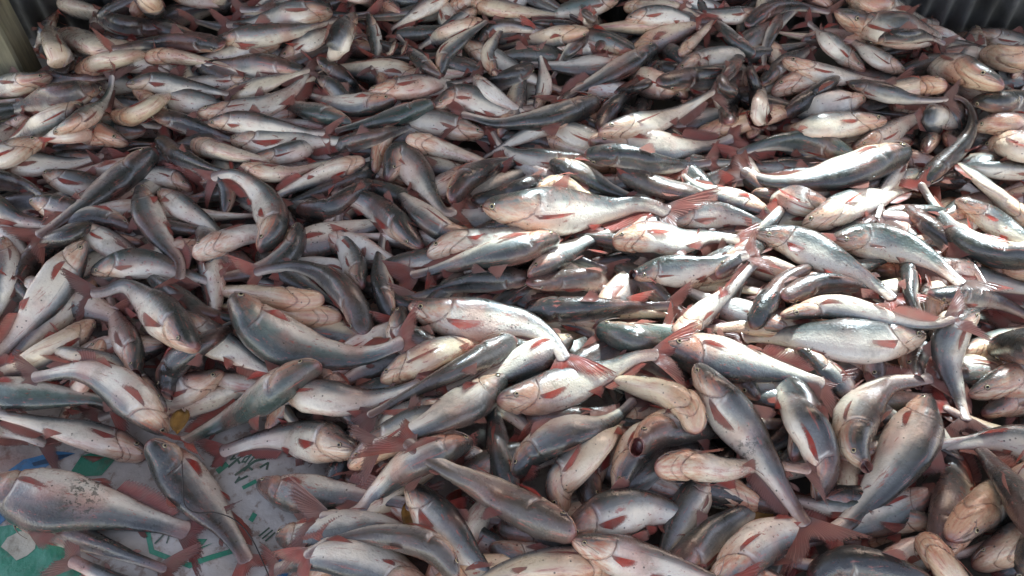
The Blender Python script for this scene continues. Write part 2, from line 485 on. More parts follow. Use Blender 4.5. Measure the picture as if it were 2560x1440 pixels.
def tail_fin(sp, scale, rng, nj=13, nk=6):
    P, T, D, B = sp.f([0.815])
    P, T, D, B = P[0], T[0], D[0], B[0]
    G = sp.G
    u = np.linspace(1, -1, nj)
    hd = 0.031
    root = P + D * (u * hd * G)[:, None] + T * (0.008 * (1 - u ** 2) * G)[:, None]
    ang = u * math.radians(rng.uniform(38, 50))
    d = T * np.cos(ang)[:, None] + D * np.sin(ang)[:, None]
    ln = (0.078 + 0.155 * np.abs(u) ** 1.5) * G * scale * (1 + 0.06 * np.array([rng.uniform(-1, 1) for _ in u]))
    ln *= np.where(u > 0, 1.0, rng.uniform(0.85, 1.05))
    return fin_sheet(root, d, ln, nk, B * rng.uniform(-0.3, 0.3) + sp_down * 0.2, 0.06)

sp_down = np.array([0, 0, -1.0])

def dorsal_fin(sp, rng, up):
    s = np.linspace(0.30, 0.37, 6)
    Q, N, T = sp.surf(s, 0.0, -0.004)
    _, _, D, B = sp.f(s)
    side = rng.choice((-1, 1)) * (1 - up)
    lay = np.radians(np.linspace(38, 62, 6) + 20 * (1 - up))
    d = nrm((D * 1.0 + B * side * 0.9) * np.cos(lay)[:, None] + T * np.sin(lay)[:, None])
    ln = np.array([.095, .10, .085, .07, .055, .038]) * sp.G
    return fin_sheet(Q, d, ln, 5, B[0] * side * 0.25)

def anal_fin(sp, rng):
    s = np.linspace(0.53, 0.755, 14)
    Q, N, T = sp.surf(s, math.pi, -0.004)
    _, _, D, B = sp.f(s)
    side = rng.uniform(-0.8, 0.8)
    lay = np.radians(np.linspace(30, 55, 14))
    d = nrm((-D + B * side) * np.cos(lay)[:, None] + T * np.sin(lay)[:, None])
    ln = (0.035 + 0.045 * np.sin(np.linspace(0.6, 3.0, 14))) * sp.G
    return fin_sheet(Q, d, ln, 4, B[0] * side * 0.4, 0.02)

def hug_fin(sp, s0, a0, side, ln, spread, lift, n, nk, prof_):
    """a paired fin lying back along the skin"""
    u, t = [q.ravel() for q in np.meshgrid(np.linspace(0, 1, n), np.linspace(0, 1, nk), indexing='ij')]
    s = s0 + 0.012 * u + ln * np.repeat(prof_, nk) * t
    a = side * np.radians(a0 + 9 * u + spread * (u - 0.12) * t)
    s = np.minimum(s, BODY_END)
    V, N, T = sp.surf(s, a)
    V = V + N * ((0.0035 + lift * t + np.where((u * (n - 1)) % 2 > .5, 0.0014, 0) * t) * sp.G)[:, None]
    su, sv = t, u
    F = [(j * nk + i, j * nk + i + 1, (j + 1) * nk + i + 1, (j + 1) * nk + i) for j in range(n - 1) for i in range(nk - 1)]
    return np.array(V), F, np.array(su), np.array(sv)

def pectoral_fin(sp, rng, side):
    return hug_fin(sp, 0.192, rng.uniform(104, 114), side, rng.uniform(.12, .165), rng.uniform(-4, 16), rng.choice((.006, .01, .02, .05)), 8, 6,
                   [1.0, 1.0, .97, .91, .82, .70, .55, .36])

def pelvic_fin(sp, rng, side):
    return hug_fin(sp, 0.435, rng.uniform(138, 150), side, rng.uniform(.075, .10), rng.uniform(10, 40), rng.choice((.008, .02, .045)), 6, 4,
                   [.95, 1.0, .95, .85, .7, .5])

def adipose_fin(sp):
    s = np.linspace(0.655, 0.685, 4)
    Q, N, T = sp.surf(s, 0.0, -0.004)
    d = nrm(N * 0.6 + T * 0.8)
    return fin_sheet(Q, d, np.array([.035, .042, .04, .03]) * sp.G, 3, T[0] * 0.05)

def eye_mesh(sp, side):
    Q, N, T = sp.surf([0.068], side * math.radians(97), 0.0)
    Q, N = Q[0], N[0]
    X = nrm(np.cross(N, T[0])); Y = np.cross(N, X)
    r = 0.0165 * sp.G
    V, su, F = [], [], []
    rings = [0.0, 0.25, 0.48, 0.62, 0.8, 1.0]
    nq = 10
    for k, f in enumerate(rings):
        h = math.sqrt(max(0, 1 - f * f)) * 0.55
        for q in range(nq):
            an = q / nq * 2 * math.pi
            V.append(Q + (X * math.cos(an) * f + Y * math.sin(an) * f + N * (h - 0.12)) * r); su.append(f)
    for k in range(len(rings) - 1):
        for q in range(nq):
            q2 = (q + 1) % nq
            F.append((k * nq + q, k * nq + q2, (k + 1) * nq + q2, (k + 1) * nq + q))
    return np.array(V), F, np.array(su)

def tube(pts, radii, nq=5):
    pts = np.asarray(pts, float)
    T = np.gradient(pts, axis=0); T /= np.linalg.norm(T, axis=1)[:, None]
    ref = np.array([0.31, 0.17, 0.93])
    X = nrm(np.cross(T, ref)); Y = np.cross(T, X)
    V, F = [], []
    for i in range(len(pts)):
        for q in range(nq):
            an = q / nq * 2 * math.pi
            V.append(pts[i] + (X[i] * math.cos(an) + Y[i] * math.sin(an)) * radii[i])
    for i in range(len(pts) - 1):
        for q in range(nq):
            q2 = (q + 1) % nq
            F.append((i * nq + q, i * nq + q2, (i + 1) * nq + q2, (i + 1) * nq + q))
    F.append(tuple(range(nq))[::-1]); F.append(tuple((len(pts) - 1) * nq + q for q in range(nq)))
    return np.array(V), F

def barbel_mesh(sp, rng, side):
    Q, N, T = sp.surf([0.022], side * math.radians(96), 0.0)
    Q, N, T = Q[0], N[0], T[0]
    _, _, D, B = sp.f([0.02])
    t = np.linspace(0, 1, 8)[:, None]
    ln = rng.uniform(0.09, 0.15) * sp.G
    pts = Q + N * (np.sin(t * 2.2) * ln * 0.28) + T * (t * ln * 0.9) - D[0] * (t * t * ln * rng.uniform(0.0, 0.5))
    r = 0.0042 * sp.G * (1 - 0.75 * t[:, 0])
    return tube(pts, r, 5)

def hf_mark(V):
    """raise the noted surface to the tops of these points"""
    i = ((V[:, 0] - HX0) / HS).astype(int); j = ((V[:, 1] - HY0) / HS).astype(int)
    for di in (-1, 0, 1):
        for dj in (-1, 0, 1):
            I, J = i + di, j + dj
            ok = (I >= 0) & (J >= 0) & (I < len(gx)) & (J < len(gy))
            np.maximum.at(HF, (I[ok], J[ok]), V[ok, 2] - 0.003)

def hf_get(V):
    i = np.clip(((V[..., 0] - HX0) / HS).astype(int), 0, len(gx) - 1); j = np.clip(((V[..., 1] - HY0) / HS).astype(int), 0, len(gy) - 1)
    return HF[i, j]

N_SP = 40
SOFT = 0.020
def make_spine(px, side, tilt, girth, o):
    """lay the fish on whatever lies there already"""
    px = [np.array(p) for p in px]
    plen = sum(np.hypot(*(px[q + 1] - px[q])) for q in range(len(px) - 1))
    want = (325 + 0.185 * np.mean([p[1] for p in px])) * 0.88
    vis = 1.0
    e = px[-1] - px[-2]; e = e / np.hypot(*e)
    dp = PITCH + math.atan((np.mean([p[1] for p in px]) - 720) / 1280 * TANH)
    want *= 1 - abs(e[1]) * (1 - 0.92 * math.sin(dp))                          # seen foreshortened
    if plen < want * 0.92:                                                    # the rest of it dives into the heap
        add = (want - plen)
        px = px + [px[-1] + e * add * 0.5, px[-1] + e * add]
        vis = plen / want
    pxs = catmull(px, N_SP)
    s = np.linspace(0, 1, N_SP)
    hd, hv, hw = prof(s)
    sink = np.clip(s - vis + 0.06, 0, 1) ** 1.3 * 0.34
    lenpx = np.hypot(*(pxs[1:] - pxs[:-1]).T).sum()
    P = at(pxs, np.full(N_SP, 0.15))
    z = hf_get(P) + 0.03
    z = np.polyval(np.polyfit(s, z, 1), s)
    sgn = None
    for it in range(6):
        P = at(pxs, np.maximum(z - sink, 0.02))
        L = np.linalg.norm(P[1:] - P[:-1], axis=1).sum()
        dep = ((P - CP) @ FWD).mean()
        G = 0.8 * lenpx / 1280 * TANH * dep + 0.2 * L
        V = nrm(CP - P) * 0.5 + np.array([0, 0, 0.5])
        if o['m'] > 0.3: P = P + V * (np.clip((0.24 - s) / 0.24, 0, 1) ** 2 * 0.13 * G)[:, None]
        T = nrm(np.gradient(P, axis=0)); T = nrm(smooth(T, 2))
        V = nrm(V - (V * T).sum(1)[:, None] * T)
        Sd = np.cross(T, V)
        sx, sy = (Sd @ RIGHT).mean(), (Sd @ UPV).mean()
        if {'U': sy, 'D': -sy, 'L': -sx, 'R': sx}[side] < 0: Sd = -Sd
        tl = np.full(N_SP, float(tilt))
        tl = tl * np.interp(s, [0, 0.5, 0.82, 1], [1, 1, 0.25, 0.15])           # tails flop over flat
        tl = np.radians(tl)
        sp = Spine(P, Sd * np.cos(tl)[:, None] + V * np.sin(tl)[:, None], G); sp.girth = girth
        if it == 5: break
        # clearance of the underside, ring by ring
        ss = np.linspace(0.02, 1.0, 22); aa = np.linspace(0, 2 * math.pi, 12, endpoint=False)
        S, A = [q.ravel() for q in np.meshgrid(ss, aa, indexing='ij')]
        Q, _, _ = sp.surf(np.minimum(S, BODY_END), A)
        tailmask = S > BODY_END
        Pt, _, Dt, Bt = sp.f(S)
        Q = np.where(tailmask[:, None], Pt + Dt * (np.cos(A) * 0.03 * G)[:, None], Q)
        need = (hf_get(Q) - Q[:, 2])
        need = np.where(tailmask, need + 0.012, need - SOFT)
        need = need - np.interp(S, s, sink)
        cen = np.interp(S, s, P[:, 2])
        need = np.where(Q[:, 2] < cen + 0.004, need, -1).reshape(22, 12).max(1)
        need = np.maximum(need, 0.004 - Q[:, 2].reshape(22, 12).min(1))
        nd = np.interp(s, ss, need)
        top = np.maximum(nd, smooth(nd, 3))
        dz = 0.5 * smooth(top, 4, 2) + 0.5 * np.polyval(np.polyfit(s, nd, 2), s)
        z = np.clip(z + dz * (0.9 if it < 4 else 0.6), 0, mound(P[:, 0], P[:, 1]) + 0.26)
    P = sp.P
    rz = (hw * 0.62 + (hd + hv) / 2 * girth * 0.38) * G
    return sp, rz

def pars(o, n):
    par = np.tile(np.array([o['k'], o['wm'], o['r'], 1.0]), (n, 1))
    par2 = np.tile(np.array([o['t'], o['gr'], o['d'], o['br']]), (n, 1))
    return par, par2

def project(P):
    d = P - CP; f = d @ FWD
    return 1280 + d @ RIGHT / f / TANH * 1280, 720 - d @ UPV / f / TANH * 1280

def parse(line):
    head, pts, opts, label = line.split('|')
    order, st = head.split()
    side, tilt = st[0], float(st[1:])
    px = [tuple(float(c) for c in p.split(',')) for p in pts.split()]
    o = dict(w=1.0, t=.5, k=.15, wm=.48, r=.48, d=0.0, gr=.15, br=.05, m=0.0, fr=.75, tf=1.0)
    for tok in opts.split():
        key = tok.rstrip('0123456789.-')
        o[key] = float(tok[len(key):])
    o['w'] *= 1.02
    return int(order), side, tilt, px, o, label.strip()

CATALOG = """
# --- bottom band
3 D8|-20,1215 110,1248 240,1268 370,1300 470,1328 565,1352|w1.2 d1 fr.9|large silver catfish on the printed sheet with a black dirt patch mid-flank
4 L22|368,1102 430,1165 500,1245 555,1310 605,1380 650,1470|w1.22 t.45 fr.8|grey catfish with bent tail crossing the printed sheet, head at the upper left
3 U-40|364,1142 290,1112 205,1085 110,1062 10,1038|wm.5 w.95 fr1|cream-headed catfish pointing lower right just above the green print, orange pectoral fin
4 D-18|418,1082 340,1005 270,950 195,928 105,940 0,955|t.9 w.98|white-bellied catfish with thin tail to the left, pink snout above the bent grey fish
2 U-8|-200,1010 -70,1052 50,1085 135,1112 190,1098|t.7 d.5 w.95|speckled pale catfish cut by the left edge, tail ending over the dark blue print
1 U60|40,1285 130,1320 215,1350 270,1370 345,1398|k1 w.75|small dark brown catfish lying in shadow on the printed sheet under the silver one
2 U20|540,1620 430,1550 320,1480 240,1432 160,1392|t.4|catfish at the bottom left edge, only its pink tail fin in view over green print
1 U5|900,1128 800,1104 715,1092 640,1102 560,1128 470,1165|t.85 w1.1|broad white catfish beneath the green-backed one, tail pointing left to the printed sheet
2 D10|646,1212 720,1230 800,1236 880,1240 960,1248 1040,1262|t.5 fr1|shiny dark-headed catfish at the right edge of the printed sheet, red pectoral up
3 D12|1180,1110 1090,1130 1010,1170 940,1232 880,1285 720,1292|w.78 t.6 tf1.35|catfish with a big forked tail spread over the shiny-headed fish
2 L-15|872,1172 930,1125 1000,1085 1080,1050|wm.8 t.7|orange-cheeked head with a clear eye, pointing lower left below red tails
6 D42|1440,1338 1345,1292 1235,1232 1115,1172 1035,1120 955,1045|w.92 k.6 br1 fr1.1 tf1.25|large brown-backed catfish with red tail up left and tall red fins
2 R12|1020,1212 1085,1290 1150,1370 1230,1455 1320,1570|w1.1 t.65 fr.9|broad speckled silver catfish leaving the bottom edge, head under the brown-backed fish
5 D38|1142,1452 1088,1372 985,1340 885,1338 805,1362 700,1440|w.72 k.5 br.8|arched brown-grey catfish at the bottom edge, curling right over a white one
2 D-5|1080,1490 970,1432 885,1402 800,1392 700,1420|t.75|white catfish beneath the arched brown one at the bottom edge
2 D15|700,1350 770,1340 850,1320 930,1310 1010,1330|t.5|green-backed catfish half hidden left of the arched brown fish
3 D20|1282,1195 1340,1122 1425,1078 1515,1058 1585,1000 1615,940|w.95 t.45 r.6|pinkish S-curved catfish with glinting dark lower edge, head at lower left
2 L-35|1412,1290 1398,1220 1450,1150 1510,1085|wm.8 w1.05|cream head pointing straight down beside the red pelvic fins of the brown fish
2 R0|1545,1246 1560,1172 1605,1105 1690,1070|wm.6 w.9 k.4|half cream, half dark head pointing down to a sharp snout
3 R20|1588,1135 1640,1080 1720,1060 1800,1060|m1 wm.8 k.5 br.6|dark catfish with gaping orange mouth left of the lumpy cream throat
3 U-60|1636,1172 1720,1162 1810,1172 1910,1160 2000,1170|wm.6 w1.05|cream belly-up head with curved gill crease, pointing left, lower right of centre
2 U10|1405,1345 1500,1295 1600,1272 1690,1285 1760,1325 1830,1385|w1.12 t.7 fr1|broad pale catfish right of the brown-backed one, red forked tail to its right
3 U2|1428,1348 1510,1378 1600,1402 1710,1425 1840,1470|wm.4 t.7 fr1.1|yellow-headed catfish at the bottom edge with bright red pectoral fin
2 U-50|1530,1432 1450,1412 1360,1410 1250,1432 1150,1470|wm.9 w.95 r.6|pink wrinkled catfish head at the bottom edge, facing right
6 R20|1742,912 1800,1000 1868,1090 1930,1180 1985,1268 2065,1385|w.95 t.55 d.8 tf1.3|long silver catfish with dark muzzle at top, dirt patch and wide tail at bottom
5 R15|2155,1182 2132,1105 2150,1025 2215,965 2300,950|m.8 wm.5 w1.1 k.3|catfish head hanging down with open dark mouth, lower right
3 R18|2320,1000 2275,1105 2212,1200 2140,1285 2085,1330 2010,1385|w1.2 t.6 fr1|plump silver catfish with black back edge and red anal fin, lower right
2 L18|2330,1405 2382,1300 2392,1200 2360,1100 2315,1035 2270,985|w1.1 t.35|grey-green catfish standing upright in shade beside the plump silver one
4 L48|2710,1450 2620,1335 2540,1225 2465,1140 2420,1085 2450,990|k.8 w1.0 fr1.1 tf1.3|dark catfish running to the right edge with raised purple-red tail
2 U0|2730,1190 2630,1135 2550,1105 2480,1100 2390,1110|t.7|pale catfish flank cut by the right edge above an orange fin
4 R-70|2298,1335 2352,1402 2400,1465 2460,1550|wm.9 w1.0|cream throat with crossing creases at the bottom right, snout up left
2 D-50|2372,1352 2440,1285 2505,1240 2600,1180|wm.9 w1.0|cream belly-up head with orange fin under the dark fish at the right
2 U50|2020,1442 2100,1412 2200,1428 2310,1470|k.6|grey-backed catfish at the bottom edge right of the wide tail
2 R-5|1770,1480 1850,1400 1915,1350 1990,1330 2070,1340|t.75 fr1|white catfish under the wide tail at the bottom edge
1 R20|1980,1150 2010,1080 2000,1010 1960,960|wm.4 k.3|
1 R10|2040,1260 2060,1180 2040,1100 2000,1040|k.5|
1 U-40|2430,1420 2500,1380 2580,1340 2680,1300|wm.7|
1 U40|2480,1440 2560,1400 2650,1380|k.8|
2 U40|1640,1450 1720,1400 1800,1330 1860,1290|t.5|
1 L30|1480,1280 1470,1200 1490,1130 1520,1080|k.7|
# --- second band
3 R-22|215,602 160,680 105,760 45,840 -15,900 -70,960|w1.0 t.92 fr1|long white catfish running from upper right to the left edge, red pectoral
2 D-58|232,800 178,850 110,890 40,922 -50,950|wm.9 w.9 r.4|cream belly-up catfish with red jaw beside the long white one
5 R20|490,874 432,815 365,752 312,715 245,732 140,722|w1.08 t.55 fr.9 tf1.2|grey catfish with head down right, red forked tail stretched to the left
4 R8|348,950 328,880 300,820 280,760 270,690|m1 wm.5 w1.0|cream and grey head gaping downward below the grey catfish with red tail
3 R40|425,1002 425,932 470,880 545,835|m.4 k.8 w.95|dark head pointing down with pale jaw line beside the gaping one
2 D14|-70,980 50,985 150,992 255,1002 350,1045|t.35 gr.8|green-grey catfish at the left edge under the white-bellied one
3 U-22|416,1032 370,982 310,932 240,900 160,880|wm.8 r.7 w.7|narrow pink head lying along the white-bellied fish, facing lower right
5 D24|802,910 730,945 640,1002 550,1058 470,1098 395,1125|w1.02 t.6 gr1 fr1|green-shining catfish with pink muzzle to the right, tail to the lower left
3 U0|450,782 520,842 592,882 665,922 750,965|w1.1 t.75|white-throated catfish with copper pectoral under the large grey-green one
5 D14|580,742 655,820 745,870 845,892 935,885 1000,858 1090,812|w1.05 t.55 gr.6|large grey-green catfish bowed like a bowl, tail rising right
7 R62|914,842 890,772 832,706 752,668 662,675 565,712|k.7 w.8 br.4|dark catfish arched like a bridge, blunt head down right, over cream bellies
3 U-70|812,748 752,752 690,745 620,735|wm.9 w.9|upper cream throat under the arched dark catfish
2 U-60|855,795 780,790 700,782 600,770|wm1 r.5 w.9|lower orange belly under the arched dark catfish
3 L-28|952,958 1030,912 1112,872 1205,845 1300,832|wm.9 r.5 w.95|cream head with red-rimmed snout and eye, left of the dark diagonal fish
6 D68|1292,848 1212,890 1112,940 1012,990 935,1032 845,1072|k.7 w.72 br.5 fr1 tf1.2|long dark catfish lying diagonally, red tail at lower left, centre of picture
4 U-12|718,985 800,992 885,1002 965,988 1060,955|wm.5 w1.05 fr1.3 t.7|cream-cheeked catfish facing left with a large crimson pectoral fin
4 D14|1264,948 1182,1002 1102,1045 1022,1082 942,1112 865,1142|w1.15 t.65 fr.9|broad silver catfish with dark head at upper right above the brown-backed one
6 U0|1020,765 1110,790 1215,802 1315,812 1390,862 1440,965|w1.05 wm.4 t.85 fr1 tf1.2|bright white catfish with orange pectoral, snout left and tail curling down
3 D5|1430,850 1340,890 1262,930 1180,955 1090,985|t.75|
5 U-6|1243,1000 1340,992 1440,958 1530,922 1605,890 1725,885|w1.02 wm.6 t.85 fr.9 tf1.35|pale catfish with speckled orange throat at left and big grey forked tail at right
3 D35|1488,825 1570,842 1655,842 1740,830|k.4 gr.8|green dark-cheeked head left of the big forked grey tail
4 D8|1650,865 1755,888 1860,910 1960,932 2050,960 2130,1000|w1.15 t.75|broad white and grey catfish flank right of the big forked tail
6 D-68|1690,838 1762,780 1832,720 1882,665 1930,610|wm.4 w.95 fr1|speckled cream catfish belly up with spread pink fins, upper right of centre
3 U82|1310,772 1420,775 1540,770 1660,765 1750,760|k1 w.8|long black-backed catfish lying level under the fan-tailed one
5 U58|1315,708 1400,702 1475,700 1520,735 1540,815|k.7 w.85 br.4 tf1.3|dark brown catfish ending in a drooping pale fan tail, centre of picture
4 R-78|1742,1085 1722,1022 1662,985 1590,965|wm.9 w1.1|lumpy cream throat with a bent neck left of the dark muzzle
5 U0|2312,842 2205,852 2100,850 2000,842 1900,840 1800,850|wm.4 w1.02 t.65 fr1|cream-bellied catfish facing right with red pectoral, lower right of centre
6 D-22|1950,790 2060,768 2150,778 2250,806 2345,812 2440,765|w.6 t.8|narrow white catfish snaking above the cream-bellied one
3 R10|2192,985 2180,918 2140,880 2080,850|m1 wm.5 k.5|left of two gaping mouths below the cream-bellied catfish
3 R20|2284,972 2284,895 2330,835 2390,800|m.9 wm.6 k.6|right of two gaping mouths below the cream-bellied catfish
4 L18|2440,780 2382,832 2370,905 2390,975 2412,1040 2440,1100|w1.1 t.5|bowed blue-grey catfish standing upright near the right edge, dark tail down
3 U80|2470,868 2560,868 2670,885|k1 w1.2|near-black blunt head at the right edge
2 U0|2420,990 2520,955 2610,940 2720,935|t.7|
4 D20|1990,872 2068,930 2130,990 2185,1042 2285,1090|w.85 t.4|slim grey catfish with glinting edge sliding behind the long silver one
3 L50|2262,640 2275,700 2280,750 2310,810|k.5 w.6 tf1.3|
2 U-50|2330,830 2340,760 2330,700 2310,640|wm.6|
3 U40|2320,735 2420,745 2500,757 2590,800|k.5 w.9|
1 U-40|260,850 230,900 200,960|wm.6|
1 U0|560,930 500,960 440,980|t.6|
2 R20|1010,770 1000,830 1040,860 1100,890|r.6 t.5|
2 U-30|1150,1000 1080,1030 1000,1050|r.6|
1 U60|1540,830 1600,880 1680,930|k.6|
1 R30|1900,1000 1850,950 1800,900|k.5|
2 L30|975,805 960,732 950,662 955,602 972,540|k.6 w.95|dark bluish catfish standing upright left of the pink tail fan
# --- third band
6 D30|394,376 322,430 242,490 162,546 92,590 20,615|w.92 t.45 k.3 fr.8|large slate catfish lying diagonally at the left, row of glints along its back
2 U70|-70,440 20,455 85,478 140,530|k.7|
3 U30|-120,490 -30,512 45,548 110,560|t.65|pale silver flank against the left edge below the dark back
2 U-10|-10,425 80,412 170,410 265,385|t.75|
2 U0|112,436 160,452 230,470|wm.5 r.7|
3 D20|330,577 270,546 210,540 140,570 80,610|k.7 w.9|dark head with pinched mouth facing right, above the yellow-white head
3 U-15|192,566 250,597 312,632 380,668|wm.4 t.85 fr1|yellow-white head facing upper left with eye and red pectoral
5 L14|350,470 374,545 412,608 448,655 448,700 422,742|w1.05 t.4 fr.9|grey catfish hanging head up with a hooked dark tail, left of centre
3 U14|228,682 300,662 380,662 445,682 530,705|gr.6 t.6|silver-green catfish flank crossing behind the hooked tail
4 R40|58,722 76,662 122,610 185,578|m.5 k.9 w.95|dark gaping head pointing down beside the long white catfish
2 L0|10,595 18,680 0,760 -45,840|t.7|
2 U-10|480,475 420,443 362,442 315,485|t.8|
5 U80|394,342 442,388 512,418 590,440|k.9 w.85|dark blunt-headed catfish pointing upper left, upper left of centre
6 R12|648,630 682,568 662,502 616,452 562,435 470,470|w1.05 t.6 fr1|pale grey catfish curling head down, red tail spread to the left
4 U-50|482,642 540,612 602,590 670,580|wm.2 t.95 w.95|shiny white throat facing left below the curling grey catfish
4 R30|754,560 736,612 692,656 630,682 550,695|w.8 t.6|
2 U0|400,480 460,522 522,562 570,610|t.75|
5 D-78|913,400 842,425 772,452 690,492|wm.6 w1.0|speckled cream catfish belly up facing right, blunt snout, upper centre left
4 U82|812,378 880,358 960,338 1040,312|k.9 w.8 br.5|dark brown back pointing lower left above the speckled cream belly
3 L-40|936,432 945,385 965,335|r1 wm.8 w.9|left of two wrinkled pink heads above the grey catfish
4 R12|968,452 1000,390 1042,432 1080,490 1120,532 1185,490|w1.1 t.5|grey catfish with rusty gill patch bending down from the pink heads
5 D58|740,526 822,520 882,482 942,463 995,482 1065,522|k.8 w.68 tf1.2|thin dark S-curved catfish with row of glints, upper centre
4 R8|906,718 880,650 852,582 850,530 862,485|w1.1 wm.3 t.65 fr.9|pale oval catfish head down with red pectoral, left of the dark bluish one
3 U40|1058,622 990,560 922,510 868,490|k.4 w1.0|
5 R30|1128,506 1160,452 1212,420 1275,405|k.6 w1.05|dark glossy head pointing lower left with string of glints, upper centre
3 D10|1192,592 1122,582 1062,540 1015,500|t.6|
4 U-25|1068,642 1130,612 1200,608 1280,600|wm.3 t.9 r.3|white head with eye and open gill facing left above the pink tail fan
6 D18|1400,598 1305,618 1205,640 1125,664 1060,682 960,700|w.85 t.6 tf1.4|silver catfish with pink tail fan spread to the left, centre of picture
4 U70|1335,690 1242,700 1142,715 1040,742|k.7 w.85|
2 U50|1175,500 1242,500 1325,480|k.8|
2 U50|1180,582 1270,576 1360,582|k.7|
7 U15|1207,517 1310,527 1420,527 1530,522 1615,512 1760,565|w.98 t.65 wm.4 fr1.1 tf1.3|long silver-blue catfish lying level, red snout left and red pectoral, upper centre
4 U18|1462,393 1382,402 1302,392 1252,362 1212,290|w.85 t.7 tf1.2|pale catfish with upright dark forked tail at its left, upper centre
4 D30|1372,410 1450,432 1522,470 1600,502|k.5 gr.4 w1.0 fr1.1|teal-grey glossy catfish with red pectoral fin above the long silver-blue one
3 U-50|1340,482 1402,462 1470,492|wm1 w1.0|
6 U68|1460,385 1550,390 1640,412 1730,412 1830,395|k.8 w.85|dark blunt-headed catfish facing left under a white flank, upper right of centre
3 D50|1542,430 1602,452 1662,472 1730,482|k.4 br.8|
3 D0|1930,542 1862,510 1782,482 1732,460 1680,415|t.85 tf1.2|
6 D12|1320,690 1380,650 1450,612 1522,580 1570,535|w1.0 t.85 wm.2 fr1|white-sided catfish with red muzzle at lower left, in the brightest light
4 U-22|1530,608 1620,592 1700,602 1772,592 1850,600|t.95 w1.2|brilliant white belly in the brightest light, upper right of centre
5 U20|1580,702 1642,680 1722,675 1822,650 1910,625|m1 w1.1 t.5 r.3|blue-grey catfish gaping toward viewer with red-rimmed mouth in the bright patch
3 U0|1698,735 1742,692 1795,668|m.6 r.6 wm.4|
4 R30|1790,692 1840,650 1880,620 1925,560|k.4 w1.0|glossy slate-blue head pointing lower left right of the gaping fish
6 U10|1885,585 1970,600 2060,640 2140,682 2202,722 2285,790|w.95 t.55 wm.4 fr1.2|long blue-grey catfish with rusty fin by its orange cheek, running to lower right
5 U15|2072,600 2150,600 2232,612 2312,642 2382,692 2450,755|w1.05 t.4 gr.4 fr.5|green-grey catfish with erect grey dorsal fin, right of centre
7 D28|2650,650 2565,642 2482,630 2402,592 2340,522 2265,395|w.68 t.75 tf.8|long thin white-edged catfish sweeping down to the right edge
5 R58|2265,512 2322,570 2390,630 2442,682 2490,770|k.8 w.7|dark slim catfish lying under the thin white-edged one
8 D20|2277,385 2202,400 2112,430 2012,452 1932,455 1862,430 1795,372|w.9 t.6 tf1.2|white and black catfish with dark head right and forked tail left, brightly lit
4 U-15|2005,572 2070,540 2132,510 2200,490|t.95 w1.1|bright white head with eye facing left under the white and black catfish
5 L20|2270,380 2232,440 2202,485 2200,520 2180,585|w.8 t.7 tf1.2|
7 L55|2290,468 2342,420 2402,368 2432,308 2408,250 2320,235|k.5 w.62|dark blue catfish curled into a hook, its tail at the top, near the right
4 R-60|2580,570 2530,520 2472,470 2420,425|wm.7 w1.05|yellowish belly catfish at the right edge
3 U0|2388,500 2460,540 2532,582 2620,620|t.6 fr1.1|
3 U-50|2440,668 2520,668 2610,672|wm.7|
4 U30|2620,432 2540,428 2480,424 2430,420|t.8 w.6|
3 U10|2300,652 2380,682 2470,702 2580,725|t.7|
5 R78|1880,822 1920,752 1962,702 2020,668|k1 w.95|black glossy catfish head down with blue glints, right of the cream belly-up one
5 U78|1955,745 2040,712 2130,716 2205,752 2275,805|k.9 w.8 fr1|black-backed catfish with red pectoral arching above the narrow white one
2 U0|2100,540 2050,520 1990,500|r.7 t.6|
2 R30|2330,480 2380,440 2430,420|r.9 t.5|
2 L20|560,540 570,480 560,430|r.7 t.6|
2 U-20|1180,420 1120,460 1080,480|r.5 t.7|
3 U20|1660,560 1740,540 1830,540 1900,560|r.5 t.7|
2 D20|1350,640 1280,650 1200,660|k.5|
2 L40|600,740 560,690 540,640|r.6|
1 U20|80,500 140,520 200,540|r.5|
# --- top band, left
3 U-70|135,-5 190,20 250,35 310,42|wm.7 w1.0|
3 L10|146,28 110,85 72,155|t.5 w.9|pale grey catfish pointing up beside the dark corner at top left
2 U0|352,-12 302,15 252,45 195,62|t.6|
4 D-70|406,54 376,10 340,-45|wm.8 w1.0|
3 U70|442,55 370,70 292,60 232,50 190,85|k.8 w.75 tf1.2|
3 U-35|124,96 170,102 232,115 300,120|wm.8 r.6|
4 R-60|166,178 145,130 130,85|wm.8|
6 U74|560,112 470,105 380,108 300,120 215,128|k.8 w.7|long dark catfish lying level near the top left, head right
4 U-62|188,182 232,166 278,150 340,140|wm.8 w.9|
2 U0|255,152 340,152 430,162|t.75|
6 U25|135,335 200,302 250,266 276,222 280,182 285,135|gr1 t.7 w.75 tf1.3|green-silver catfish bent upward with a forked tail on top, upper left
4 U-65|360,146 420,140 490,150 565,162|wm.8 w.85|
4 U0|640,205 530,208 455,200 410,176 355,140|t.75 w.7 tf1.2|
5 U12|314,213 380,206 452,216 525,226 610,242|k.3 w.85 r.3|
4 U-50|332,215 372,250 415,292|wm1 r.5|
5 U60|374,275 432,300 492,320 560,342|k.8 w.85|
3 U10|380,232 452,250 522,262 590,272|t.6|
6 U48|252,216 182,236 92,256 0,282 -90,312|k.7 w.85|dark green-grey catfish entering from the left edge, pale chin at its head
5 D-42|206,256 152,286 96,316 35,350|wm.6 w.9 r.3|cream belly-up catfish just under the dark one at the left edge
3 U-10|72,292 20,332 -45,372|t.75|
3 U0|132,190 72,206 8,216 -60,232|t.7|
3 U30|30,222 100,212 160,205 230,195|r.8 t.4|
4 U0|322,362 252,336 172,326 90,342|t.7 fr1|
4 U-50|274,292 330,290 385,260|wm1 r.6|
3 D20|352,342 300,322 240,310|gr.6 r.4|
3 U-10|122,342 60,368 -10,398|t.8|
# --- top band, centre left
4 L-70|550,42 555,0 562,-55|wm.8 r.4|
